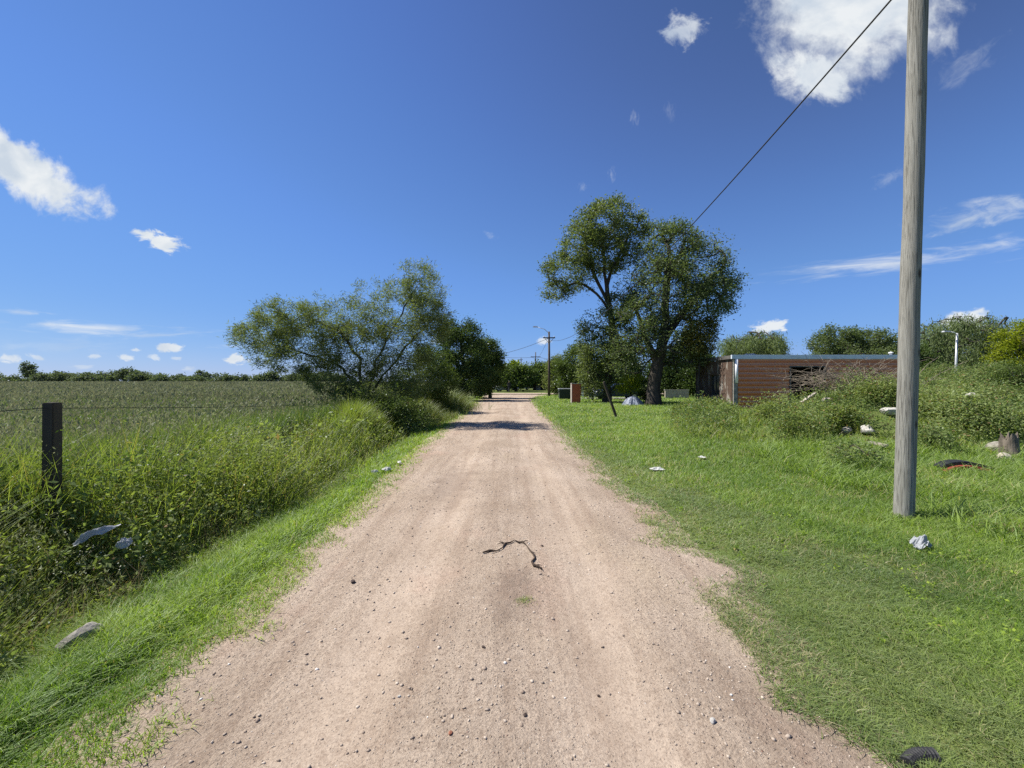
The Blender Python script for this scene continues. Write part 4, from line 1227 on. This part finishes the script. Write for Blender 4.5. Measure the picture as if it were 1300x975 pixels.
tree('shrub', 'dark low shrub at the left foot of the broad trunk', 'shrub', [[gp(819, 31), P(819, 500, 31)]], .03,
     [ell(819, 500, 8, 9, 31, .5)], 40, 50, .10, .26, .16, 'bush', 18, seg=.3)
wb = gp(859, 39)
root = empty('low_wall', wb, 0, 'low pale rendered wall behind the broad tree', 'wall')
MB().box((0, 0, .38), (2.2, .18, .86)).build('masonry', M['plaster'], root, .01)
MB().box((0, 0, .84), (2.3, .26, .06)).build('coping', M['concrete'], root, .01)


def car(name, loc, rz, paint, label):
    root = empty(name, loc, rz, label, 'car')
    prof = [(-2.0, .35), (-2.02, .62), (-1.9, .82), (-.95, .92), (1.55, .95), (1.95, .86), (2.02, .6), (1.98, .35), (1.6, .3), (-1.6, .3)]
    MB().prism([(p[0], p[1]) for p in prof], 'y', -.82, .82).build('body', paint, root, .06)
    cab = [(-1.0, .9), (-.35, 1.38), (.85, 1.42), (1.5, .93)]
    c_ = MB(); n_ = len(cab)
    V = [(x_, -.74 + (.12 if z_ > 1 else 0), z_) for x_, z_ in cab] + [(x_, .74 - (.12 if z_ > 1 else 0), z_) for x_, z_ in cab]
    c_.add(V, [(0, 1, 2, 3), (7, 6, 5, 4), (0, 4, 5, 1), (1, 5, 6, 2), (2, 6, 7, 3), (3, 7, 4, 0)])
    c_.build('cabin', paint, root, .03)
    for s in (-1, 1):
        MB().add([(-.80, s * .75, .97), (.2, s * .75, .97), (.2, s * .655, 1.33), (-.33, s * .655, 1.33), (-.80, s * .72, .97), (.2, s * .72, .97), (.2, s * .62, 1.33), (-.33, s * .62, 1.33)],
                 [(0, 1, 2, 3), (4, 5, 6, 7), (0, 1, 5, 4), (1, 2, 6, 5), (2, 3, 7, 6), (3, 0, 4, 7)]).build('side_window', M['glass'], root)
        MB().add([(.28, s * .75, .97), (1.2, s * .75, .97), (.80, s * .655, 1.33), (.28, s * .655, 1.33), (.28, s * .72, .97), (1.2, s * .72, .97), (.80, s * .62, 1.33), (.28, s * .62, 1.33)],
                 [(0, 1, 2, 3), (4, 5, 6, 7), (0, 1, 5, 4), (1, 2, 6, 5), (2, 3, 7, 6), (3, 0, 4, 7)]).build('side_window', M['glass'], root)
        MB().box((-1.98, s * .6, .68), (.08, .3, .13)).build('headlight', M['white'], root, .02)
        MB().box((2.0, s * .62, .7), (.06, .24, .16)).build('tail_light', M['carred'], root, .02)
        for wx in (-1.25, 1.25):
            wh = empty_part('wheel', root)
            MB().tube([(wx, s * .70, .3), (wx, s * .86, .3)], .30, 20).build('tyre', M['tyre'], wh)
            MB().tube([(wx, s * .862, .3), (wx, s * .872, .3)], .19, 16).build('rim', M['steel'], wh)
    MB().add([(-.93, -.66, .97), (-.93, .66, .97), (-.40, .58, 1.35), (-.40, -.58, 1.35), (-.90, -.66, .95), (-.90, .66, .95), (-.37, .58, 1.33), (-.37, -.58, 1.33)],
             [(0, 1, 2, 3), (4, 5, 6, 7), (0, 1, 5, 4), (1, 2, 6, 5), (2, 3, 7, 6), (3, 0, 4, 7)]).build('windscreen', M['glass'], root)
    return root


def empty_part(name, parent):
    o = bpy.data.objects.new(name, None); COL.objects.link(o); o.parent = parent; return o


g_ = gp(673.5, 84); car('parked_car', (g_[0], 84, .03), 1.45, M['carwhite'], 'white car parked at the end of the track')
g_ = gp(782, 37); car('parked_car', (g_[0], 36.6, .05), .05, M['carblue'], 'dark blue car parked in the shade behind the big trees')
g_ = gp(634, 70); car('parked_car', (g_[0], 70, .03), .9, M['carwhite'], 'pale car half hidden beyond the left roadside trees')

# motorbike in the shade
mbk = gp(757, 36.5)
root = empty('motorbike', mbk, .2, 'small pale motorbike standing in the shade left of the tall tree trunk', 'motorbike')
for wx in (-.62, .62):
    an = np.linspace(0, 2 * np.pi, 25)
    wv = MB().tube([(wx + .27 * math.cos(a), 0, .31 + .27 * math.sin(a)) for a in an], .045, 8, False).build('wheel', M['tyre'], root, shade=True)
    MB().tube([(wx, -.05, .31), (wx, .05, .31)], .09, 10).build('hub', M['steel'], wv)
MB().tube([(-.62, 0, .31), (-.42, 0, .75), (-.34, 0, .95), (-.36, 0, 1.02)], .03, 8).build('fork', M['steel'], root)
MB().tube([(-.4, 0, .8), (0, 0, .5), (.62, 0, .31)], .04, 8).build('frame', M['black'], root)
MB().box((-.12, 0, .74), (.45, .26, .2), taper=.7).build('tank', M['white'], root, .04)
MB().box((.38, 0, .74), (.62, .24, .1), taper=.85).build('seat', M['black'], root, .03)
MB().box((0, 0, .42), (.4, .26, .3)).build('engine', M['steel'], root, .03)
MB().tube([(-.34, -.34, 1.04), (-.36, 0, 1.02), (-.34, .34, 1.04)], .018, 6).build('handlebar', M['steel'], root)

# shack and far house fronts at the end of the street
sb = gp(690, 80)
root = empty('shack', sb, 0, 'small dark shack with sloping sheet roof behind the distant pole', 'shack')
MB().prism([(-1.9, 0), (1.9, 0), (1.9, 2.0), (-1.9, 1.5)], 'y', 0, 3).build('wall', M['plaster'], root)
MB().prism([(-2.2, 1.55), (2.2, 2.12), (2.2, 2.2), (-2.2, 1.63)], 'y', -.5, 3.3).build('roof', M['dustyroof'], root)
MB().box((.2, -.02, .75), (1.5, .06, 1.45)).build('door', M['dark_in'], root)
for k, (px, d, w_, h_, mt, lb) in enumerate([(650, 100, 11, 2.6, 'white', 'long low whitish house across the street at the end of the track'),
                                             (668, 104, 9, 2.8, 'plaster', 'beige house with dark roof behind the white parked car'),
                                             (712, 92, 9, 2.7, 'plaster', 'beige house behind the dumpster and the leafy trees')]):
    hb = gp(px, d); root = empty('house', hb, 0, lb, 'house')
    wl = MB().box((0, 2.5, h_ / 2), (w_, 5, h_)).build('wall', M[mt], root)
    MB().prism([(-.4, h_ + .0), (5.4, h_ + .0), (2.5, h_ + .9)], 'x', -w_ / 2 - .3, w_ / 2 + .3).build('roof', M['dustyroof'], root)
    MB().box((-w_ * .1, -.02, 1.0), (.95, .06, 2.0)).build('door', M['redbrown'], root)
    for wx in (-.32, .25):
        wf = MB().box((w_ * wx, -.02, 1.45), (1.4, .06, 1.1)).build('window', M['white'], root)
        MB().box((w_ * wx, -.06, 1.45), (1.2, .03, .9)).build('pane', M['glass'], wf)

# the person walking far down the road
pp = gp(646.3, 62)
root = empty('person', (pp[0], 62, .06), .3, 'person in dark clothes walking at the far end of the track', 'person')
sk = bpy.data.meshes.new('person_body')
vv = [(0, 0, .95), (0, .01, 1.2), (0, .02, 1.42), (0, .0, 1.52), (0, -.02, 1.64), (-.10, 0, .90), (-.11, -.14, .50), (-.11, -.20, .08), (-.11, -.32, .04), (.10, 0, .90), (.11, .08, .50), (.11, .28, .12), (.11, .18, .04),
      (-.19, .02, 1.40), (-.25, .06, 1.12), (-.25, -.06, .88), (.19, .02, 1.40), (.25, -.04, 1.12), (.25, -.18, .92)]
ee = [(0, 1), (1, 2), (2, 3), (3, 4), (0, 5), (5, 6), (6, 7), (7, 8), (0, 9), (9, 10), (10, 11), (11, 12), (2, 13), (13, 14), (14, 15), (2, 16), (16, 17), (17, 18)]
rr = [.15, .14, .13, .055, .10, .10, .07, .045, .04, .10, .07, .045, .04, .065, .05, .035, .065, .05, .035]
sk.from_pydata(vv, ee, []); sk.update()
ob = link('body', sk, None, root)
m, t = new_mat('walker_clothes')
zc = t.new('ShaderNodeSeparateXYZ', inp={0: t.new('ShaderNodeTexCoord').outputs['Object']}).outputs[2]
cr = t.ramp(t.math('DIVIDE', zc, 1.75), [(0, (.03, .028, .025)), (.53, (.02, .022, .03)), (.545, (.035, .03, .03)), (.845, (.035, .03, .03)), (.86, (.40, .24, .16))])
t.out(t.new('ShaderNodeBsdfPrincipled', inp={'Base Color': cr, 'Roughness': .9}).outputs[0])
sk.materials.append(m)
md = ob.modifiers.new('skin', 'SKIN'); md.use_smooth_shade = True
for k, v in enumerate(sk.skin_vertices[0].data if sk.skin_vertices else []): v.radius = (rr[k], rr[k])
if not sk.skin_vertices:
    pass
sd = ob.modifiers.new('sub', 'SUBSURF'); sd.levels = 1; sd.render_levels = 2
bm = bmesh.new(); bmesh.ops.create_uvsphere(bm, u_segments=14, v_segments=8, radius=.118)
for v in list(bm.verts): v.co = Vector((v.co.x, v.co.y + .0, v.co.z + 1.68))
bmesh.ops.delete(bm, geom=[v for v in bm.verts if v.co.z < 1.645], context='VERTS')
me = bpy.data.meshes.new('hair'); bm.to_mesh(me); bm.free()
link('hair', me, M['black'], root)

# ------------------------------------------------------------------ rubbish, rubble, sticks
def at(px, py, d, dz=0):
    X = (px - CX) / F * d
    return Vector((X, d, float(H(X, d)) + dz))


# twig on the road
pix = [(613, 703), (622, 700), (631, 701), (638, 697), (641, 692), (648, 690), (653, 687), (659, 690), (664, 689), (668, 693), (672, 699), (677, 704), (679, 710), (675, 715), (678, 720), (684, 721), (688, 724)]
tw = []
for (a, b) in pix:
    d = F * (EYE - .01) / (b - HY); X = (a - CX) / F * d
    tw.append(Vector((X, d, float(road_z(np.array(X), np.array(d))) + .012)))
o_ = tw[6].copy()
mb = MB(); mb.tube([p - o_ for p in tw], [.007 + .0035 * math.sin(k * 1.9) + .003 * (k > 11) for k in range(len(tw))], 7)
for (i, a, b) in ((4, -.06, .05), (4, -.075, -.02), (8, .05, .04), (14, .07, .0), (14, .03, -.05), (2, -.05, -.03)):
    q = tw[i] - o_; mb.tube([q, q + Vector((a * .5, b * .3, .008)), q + Vector((a, b, .0))], [.005, .004, .002], 5)
o = mb.build('twig', M['darktwig'], shade=True); o.location = o_
tag(o, 'crooked dark dead twig lying in the middle of the dirt road', 'twig')
n = 130; r = rng(9); q = at(666, 765, 3.0)
x = r.normal(0, .035, n); y = r.normal(0, .028, n)
V, q4, tr = blades(x, y, np.zeros(n), r.uniform(.01, .03, n), .003 * np.ones(n), r.uniform(.5, 2.2, n), r)
o = mesh_np('grass_tuft', V, [q4, tr], M['turf'], tint=np.repeat(r.random(n) * .4 + .6, 5)); o.location = (q[0], q[1], float(road_z(np.array(q[0]), np.array(q[1]))))
tag(o, 'flat olive grass tuft on the road below the crooked twig', 'grass tuft')

for k, (px, py, s, mt, lb) in enumerate([
        (448, 739, .032, 'clod', 'dark brown clod on the left half of the road'), (667, 912, .016, 'clod', 'small dark stone near the bottom middle of the road'),
        (614, 826, .018, 'clod', 'dark stone left of the road middle below the grass tuft'), (507, 884, .014, 'paper', 'small white pebble on the near left road'),
        (688, 693, .022, 'clod', 'dark stone beside the right end of the crooked twig'), (905, 915, .024, 'concrete', 'pale flat stone on the near right road'),
        (760, 880, .013, 'clod', 'tiny dark stone right of the near road middle'), (572, 936, .016, 'dullred', 'small red brick fragment on the near road')]):
    d = F * EYE / (py - HY); X = (px - CX) / F * d
    o = rock('stone', (X, d, float(road_z(np.array(X), np.array(d))) + s * .25), (s * 1.3, s, s * .8), M[mt], 40 + k, sub=2)
    tag(o, lb, 'stone')

o = crumple('plastic_bag', at(1167, 706, 3.82, .05), .17, .13, .10, M['whiteplastic'], 3, rot=(.25, .1, .3)); tag(o, 'crumpled clear white plastic bag on the grass near the big pole', 'bag')
# black corrugated hose piece near the bottom right
q = at(1170, 960, 1.77, .03)
mb = MB(); L = .17; nn = 34
mb.tube([(-L / 2 + L * k / (nn - 1), .02 * math.sin(k / nn * 3), 0) for k in range(nn)], [.026 + .005 * (k % 3 == 0) for k in range(nn)], 14, True)
o = mb.build('hose_piece', M['black'], shade=False); o.location = q; o.rotation_euler = (0, 0, .25); tag(o, 'short ribbed black hose piece on grass at the near right road edge', 'hose')
o = crumple('white_rag', at(834, 599, 7.4, .04), .26, .17, .035, M['paper'], 7); tag(o, 'flat white rag on the lawn right of the road', 'rag')
o = crumple('white_rag', at(891, 588, 8.2, .05), .15, .11, .025, M['paper'], 8); tag(o, 'smaller white rag on the lawn nearer the mound', 'rag')
for k, (px, py, s, lb) in enumerate([(476, 599, .16, 'leftmost white paper scrap on the left verge'), (491, 596, .26, 'largest white paper scrap, between the two others on the left verge'), (507, 588, .18, 'rightmost white paper scrap on the left verge')]):
    d = F * EYE / (py - HY); o = crumple('paper_scrap', at(px, py, d, .06), s * .8, s * .5, .035, M['paper'], 20 + k, rot=(.25, .05, k)); tag(o, lb, 'paper scrap')
o = crumple('plastic_sheet', P(122, 688, 3.45) + Vector((0, 0, .05)), .30, .07, .06, M['whiteplastic'], 31, n=24, rot=(.15, -.4, .6)); tag(o, 'long white plastic sheet caught in the ditch weeds', 'sheet')
o = crumple('plastic_sheet', P(158, 690, 3.5), .10, .10, .05, M['whiteplastic'], 32, rot=(.6, 0, .4)); tag(o, 'small white plastic scrap right of the long sheet in the weeds', 'sheet')
q = at(103, 812, 2.62, .09); o = rock('concrete_lump', q, (.22, .15, .15), M['oldconcrete'], 12); tag(o, 'rough grey concrete lump in the weeds at the verge edge', 'rubble')
a, b = P(231, 648, 4.6), P(252, 617, 4.9); mb = MB(); a0 = a.copy()
mb.tube([Vector(), (b - a) * .5 + Vector((.01, 0, .02)), b - a], [.006, .007, .003], 6); o = mb.build('reed_stalk', M['straw'], shade=True); o.location = a0
o.data.attributes.new('tint', 'FLOAT', 'POINT').data.foreach_set('value', [.9] * len(o.data.vertices))
tag(o, 'pale dry reed stalk leaning out of the ditch weeds', 'stalk')
# rubble on the mound
for k, (px, py, d, dims, mt, lb) in enumerate([
        (1100, 545, 9.3, (.36, .26, .24), 'concrete', 'biggest pale concrete lump on the front of the mound'),
        (1074, 546, 9.4, (.24, .2, .16), 'oldconcrete', 'smaller pale concrete lump left of the biggest one'),
        (1132, 522, 10.4, (.42, .3, .16), 'concrete', 'flat pale concrete slab lump just left of the big pole'),
        (1051, 508, 11.2, (.26, .2, .14), 'plaster', 'beige rubble lump below the dead brushwood'),
        (1232, 502, 11.8, (.34, .24, .14), 'concrete', 'pale rubble lump on the mound right of the big pole'),
        (1213, 515, 11.2, (.22, .2, .12), 'concrete', 'small white rubble lump right of the big pole'),
        (1266, 570, 8.6, (.26, .24, .26), 'oldconcrete', 'rough grey rubble lump left of the tree stump'),
        (1274, 582, 8.3, (.22, .2, .18), 'plaster', 'pale stone at the foot of the tree stump')]):
    q = onray(px, py, .12)
    o = rock('rubble_lump', q, dims, M[mt], 60 + k); tag(o, lb, 'rubble')
def plank(px0, py0, d0, px1, py1, d1, w_, t_, mat, lb, name='plank'):
    a, b = P(px0, py0, d0), P(px1, py1, d1); c = (a + b) / 2; dv = b - a
    rot = dv.to_track_quat('X', 'Z').to_matrix()
    o = MB().box((0, 0, 0), (dv.length, w_, t_), rot).build(name, mat, None, .004); o.location = c
    return tag(o, lb, 'plank')
plank(1104, 561, onray(1104, 561, .15)[1], 1126, 566, onray(1126, 566, .15)[1], .16, .04, M['plankwood'], 'pale board lying below the biggest concrete lump')
d_ = onray(1020, 511, .3)[1]
plank(1017, 511, d_, 1036, 498, d_ + .1, .09, .03, M['plaster'], 'pale stick shaped board poking up from the mound weeds')
plank(1166, 596, 6.9, 1192, 600, 6.8, .10, .03, M['plankwood'], 'pale board left of the black and red scrap')
o = crumple('white_sack', onray(955, 514, .2), .62, .42, .26, M['whiteplastic'], 14, n=22); tag(o, 'white bulging sack on the mound before the brown shed', 'sack')
o = crumple('dark_sack', onray(970, 522, .15), .4, .34, .18, M['carblue'], 15); tag(o, 'dark blue sack beside the white bulging sack', 'sack')
# black and red scrap: a bent car bumper
q = at(1214, 606, 6.75, .10)
root = empty('car_bumper', q, -.1, 'bent black and red car bumper lying in the tall grass', 'scrap')
mb = MB(); nn = 14
for (nm, mt, dy, dz, ww, hh) in (('black_shell', 'black', .0, .05, .16, .07), ('red_strip', 'red', -.10, .0, .10, .055)):
    mb = MB(); V = []; Fc = []
    for k in range(nn):
        s = k / (nn - 1) - .5; cx_, cz = s * .74, dz + .05 * (1 - (2 * s) ** 2); cy = dy - .12 * (2 * s) ** 2 + .02 * math.sin(7 * s); tp = 1 - .6 * abs(2 * s) ** 3
        V += [(cx_, cy - ww / 2, cz - hh / 2 * tp), (cx_, cy + ww / 2, cz - hh / 2 * tp), (cx_, cy + ww / 2, cz + hh / 2 * tp), (cx_, cy - ww / 2, cz + hh * .35 * tp)]
    for k in range(nn - 1):
        for j in range(4): Fc.append((4 * k + j, 4 * k + (j + 1) % 4, 4 * k + 4 + (j + 1) % 4, 4 * k + 4 + j))
    Fc += [(0, 1, 2, 3), (4 * nn - 4, 4 * nn - 3, 4 * nn - 2, 4 * nn - 1)]
    mb.add(V, Fc).build(nm, M[mt], root, .008)
# stump
q = onray(1281, 580, .05); q.z -= .08
root = empty('tree_stump', q, 0, 'weathered broken tree stump standing in grass at the right edge', 'stump')
bm = bmesh.new(); ns = 26; rows = []
for k in range(9):
    s = k / 8; row = []
    for a in range(ns):
        an = a / ns * 2 * math.pi
        rad = (.125 + .10 * math.exp(-s * 4)) * (1 + .30 * (float(vnoise(an * 2.2, s * 1.5 + 4)) - .5) + .10 * math.sin(an * 4 + 1) * (1 - s))
        top_ = .46 + .26 * (float(vnoise(an * 2.7 + 3, 8)) - .5)
        row.append(bm.verts.new((rad * math.cos(an), rad * math.sin(an), s * top_)))
    rows.append(row)
for k in range(8):
    for a in range(ns): bm.faces.new((rows[k][a], rows[k][(a + 1) % ns], rows[k + 1][(a + 1) % ns], rows[k + 1][a]))
cv = bm.verts.new((0, 0, .34))
for a in range(ns): bm.faces.new((rows[-1][a], rows[-1][(a + 1) % ns], cv))
me = bpy.data.meshes.new('bark'); bm.to_mesh(me); bm.free()
link('bark', me, M['stumpbark'], root)
# dead brushwood on the crest
r = rng(19)
q = P(1078, 500, 11.3); q.z = float(H(q[0], 11.2)); Vs = []; Fs = []; n = 0
for k in range(150):
    a0 = np.array([r.normal(0, .75), r.normal(0, .3), r.uniform(.0, .35)])
    dv = np.array([r.normal(-.25, .8), r.normal(0, .4), r.uniform(.25, 1.0)]); dv *= r.uniform(.45, 1.25) / np.linalg.norm(dv)
    pts = np.array([a0 + dv * s + np.array([.22 * s * s * math.copysign(1, dv[0]), 0, -.24 * s * s]) + r.normal(0, .012, 3) for s in np.linspace(0, 1, 6)])
    V, f = tube_np(pts, np.linspace(.008, .003, 6), 4); Vs.append(V); Fs.append(f + n); n += len(V)
    for j in (2, 3, 4):
        e = r.normal(0, .5, 3); e[2] = abs(e[2]); e *= r.uniform(.12, .3) / np.linalg.norm(e)
        V, f = tube_np(np.array([pts[j], pts[j] + e * .6, pts[j] + e + [0, 0, -.03]]), np.array([.004, .003, .002]), 4); Vs.append(V); Fs.append(f + n); n += len(V)
o = mesh_np('dead_brushwood', np.concatenate(Vs), [np.concatenate(Fs)], M['twig']); o.location = q
tag(o, 'tangle of dead grey branches on top of the mound before the shed door', 'brushwood')


# ------------------------------------------------------------------ sky, sun, camera
EL = math.radians(53); AZ = math.atan2(-.975, .22)            # azimuth measured from +Y towards +X
sun_dir = Vector((math.sin(AZ) * math.cos(EL), math.cos(AZ) * math.cos(EL), math.sin(EL)))
ld = bpy.data.lights.new('sun', 'SUN'); ld.energy = 4.6; ld.angle = math.radians(.53); ld.color = (1, .955, .88)
lo = bpy.data.objects.new('sun', ld); COL.objects.link(lo); lo.rotation_euler = sun_dir.to_track_quat('Z', 'Y').to_euler(); lo.location = (-30, 5, 40)

EXPO = .8
SKYRESP = [[(0, 0), (.09, .022), (.128, .044), (.165, .074), (.21, .097), (.33, .143), (.73, .232), (1.3, .39), (2, .55)],     # clear deep blue: response of
           [(0, 0), (.18, .07), (.26, .130), (.33, .190), (.41, .248), (.60, .340), (1.1, .465), (1.6, .61), (2, .72)],     # the three channels to the
           [(0, 0), (.40, .25), (.51, .385), (.56, .46), (.66, .58), (.80, .69), (.96, .80), (2, .88)]]      # sky model
wd = bpy.data.worlds.new('World'); SC.world = wd; wd.use_nodes = True
t = NT(wd)
sky = t.new('ShaderNodeTexSky', sky_type='NISHITA', sun_disc=False, sun_elevation=EL, sun_rotation=AZ, altitude=0, air_density=1.0, dust_density=.0, ozone_density=1.6)
sc_ = t.new('ShaderNodeSeparateColor', inp={0: sky.outputs[0]})
ch = []
for k, pts_ in enumerate(SKYRESP):
    fc = t.new('ShaderNodeFloatCurve', inp={'Value': t.math('MULTIPLY', sc_.outputs[k], .157 / 2)})
    cv_ = fc.mapping.curves[0]
    while len(cv_.points) < len(pts_): cv_.points.new(.5, .5)
    for q_, (u_, v_) in zip(cv_.points, pts_): q_.location = (u_ / 2, v_)
    fc.mapping.update()
    ch.append(t.math('MULTIPLY', fc.outputs[0], 10 / 2 ** EXPO))
skc = t.new('ShaderNodeCombineColor', inp={0: ch[0], 1: ch[1], 2: ch[2]}).outputs[0]
bg1 = t.new('ShaderNodeBackground', inp={'Color': skc, 'Strength': .10})
dirv = t.new('ShaderNodeTexCoord').outputs['Generated']
sx = t.new('ShaderNodeSeparateXYZ', inp={0: dirv})
yy = t.math('MAXIMUM', sx.outputs[1], .02)
uv = t.new('ShaderNodeCombineXYZ', inp={0: t.math('DIVIDE', sx.outputs[0], yy), 1: t.math('DIVIDE', sx.outputs[2], yy)}).outputs[0]
front = t.math('GREATER_THAN', sx.outputs[1], .05)
n1 = t.noise(uv, 9.0, 9, .62, .35)
n2 = t.noise(t.mapping(uv, (1, 1, 1), (3.1, 7.7, 0)), 22.0, 7, .62, .2)
nn = t.math('ADD', t.math('MULTIPLY', n1, .7), t.math('MULTIPLY', n2, .3))
CL = [  # px, py, half length, half width, tilt (deg, positive rises to the right), opacity, softness, ragged
    (36, 218, 128, 38, -31, 1.0, .45, 1.25), (205, 306, 40, 15, -13, 1.0, .35, 1.4),
    (1085, 0, 155, 125, 6, 1.0, .6, 1.0), (1030, 95, 70, 56, -40, 1.0, .5, 1.25), (868, 38, 36, 28, 35, .75, .7, 1.9),
    (978, 414, 31, 12, 6, .95, .4, 1.4), (1226, 408, 46, 18, 10, .95, .4, 1.4), (690, 433, 14, 7, 0, .8, .5, 1.4),
    (214, 441, 25, 8, 0, .95, .4, 1.4), (301, 456, 23, 9, 0, .95, .4, 1.4), (560, 432, 18, 7, 0, .7, .5, 1.4), (160, 454, 15, 6, -8, .8, .5, 1.4), (196, 454, 12, 5, -20, .6, .5, 1.4), (12, 455, 22, 8, 0, .75, .5, 1.4),
    (45, 453, 18, 6, -15, .6, .6, 1.4), (120, 452, 12, 5, 0, .6, .6, 1.4), (172, 444, 9, 3.5, 0, .7, .6, 1.2), (240, 468, 14, 4, 0, .5, .6, 1.4), (105, 466, 25, 4, 0, .4, .7, 1.4), (225, 455, 11, 4, 0, .5, .6, 1.3),
]
STREAK = [(1262, 268, 130, 30, 12, .8), (1140, 334, 260, 17, 6, .8), (1255, 312, 110, 14, 8, .5), (1228, 82, 75, 26, 35, .25), (1130, 226, 36, 14, 25, .22), (110, 416, 180, 14, -3, .8), (20, 396, 70, 7, -4, .45), (200, 425, 120, 7, 2, .5),
          (805, 150, 9, 16, 0, .22), (777, 222, 8, 14, 0, .25), (740, 238, 9, 10, -30, .22), (622, 299, 14, 7, -20, .22), (850, 140, 10, 20, 0, .12), (300, 440, 60, 4, 0, .25), (80, 440, 130, 16, 0, .22)]
acc = None
for (px, py, a, b, rot, op, soft, rag) in CL:
    mp = t.mapping(uv, (a / F, b / F, 1), ((px - CX) / F, (HY - py) / F, 0), (0, 0, math.radians(rot)), 'TEXTURE')
    rr = t.new('ShaderNodeVectorMath', operation='LENGTH', inp={0: mp}).outputs['Value']
    own = nn if a > 60 else t.noise(t.mapping(mp, (1.0, .8, 1), (px * .13, py * .17, 0)), 1.35, 8, .62, .4)
    f_ = t.math('ADD', t.math('SUBTRACT', .95 if a > 100 else .82, rr), t.math('MULTIPLY', t.math('SUBTRACT', own, .5), rag * (1.6 if a > 60 else 1.35)))
    mk = t.new('ShaderNodeMapRange', interpolation_type='SMOOTHSTEP', inp={'Value': f_, 'From Min': 0, 'From Max': soft, 'To Min': 0, 'To Max': op}).outputs[0]
    acc = mk if acc is None else t.math('MAXIMUM', acc, mk)
for (px, py, a, b, rot, op) in STREAK:
    mp = t.mapping(uv, (a / F, b / F, 1), ((px - CX) / F, (HY - py) / F, 0), (0, 0, math.radians(rot)), 'TEXTURE')
    rr = t.new('ShaderNodeVectorMath', operation='LENGTH', inp={0: mp}).outputs['Value']
    ns = t.noise(t.mapping(mp, (1.6, 1.0, 1), (px * .1, py * .1, 0)), 1.6, 7, .6, .5)
    f_ = t.math('ADD', t.math('SUBTRACT', .75, rr), t.math('MULTIPLY', t.math('SUBTRACT', ns, .5), 2.2))
    mk = t.new('ShaderNodeMapRange', interpolation_type='SMOOTHSTEP', inp={'Value': f_, 'From Min': 0, 'From Max': 1.1, 'To Min': 0, 'To Max': op}).outputs[0]
    acc = t.math('MAXIMUM', acc, mk)
acc = t.math('MULTIPLY', acc, front)
shade = t.noise(t.mapping(uv, (1, 1.4, 1), (.7, .05, 0)), 7.0, 6, .55, .3)
cc = t.ramp(shade, [(.35, (.66, .75, .86)), (.58, (.93, .97, 1.0))])
bg2 = t.new('ShaderNodeBackground', inp={'Color': cc, 'Strength': .90 / 2 ** EXPO})
mx = t.new('ShaderNodeMixShader', inp={0: acc, 1: bg1.outputs[0], 2: bg2.outputs[0]})
t.new('ShaderNodeOutputWorld', inp={'Surface': mx.outputs[0]})

cd = bpy.data.cameras.new('camera'); cam = bpy.data.objects.new('camera', cd); COL.objects.link(cam)
cd.sensor_width = 36; cd.lens = 36 * F / 1300; cd.clip_start = .05; cd.clip_end = 6000
cam.location = (0, 0, EYE); cam.rotation_euler = (math.radians(90), 0, 0)
cd.shift_y = (487.5 - HY) / 1300 * -1
SC.camera = cam
SC.view_settings.view_transform = 'Standard'; SC.view_settings.look = 'None'; SC.view_settings.exposure = EXPO; SC.view_settings.gamma = 1
SC.render.engine = 'CYCLES'
SC.cycles.use_denoising = False
SC.cycles.max_bounces = 6; SC.cycles.diffuse_bounces = 3; SC.cycles.transmission_bounces = 4; SC.cycles.transparent_max_bounces = 4
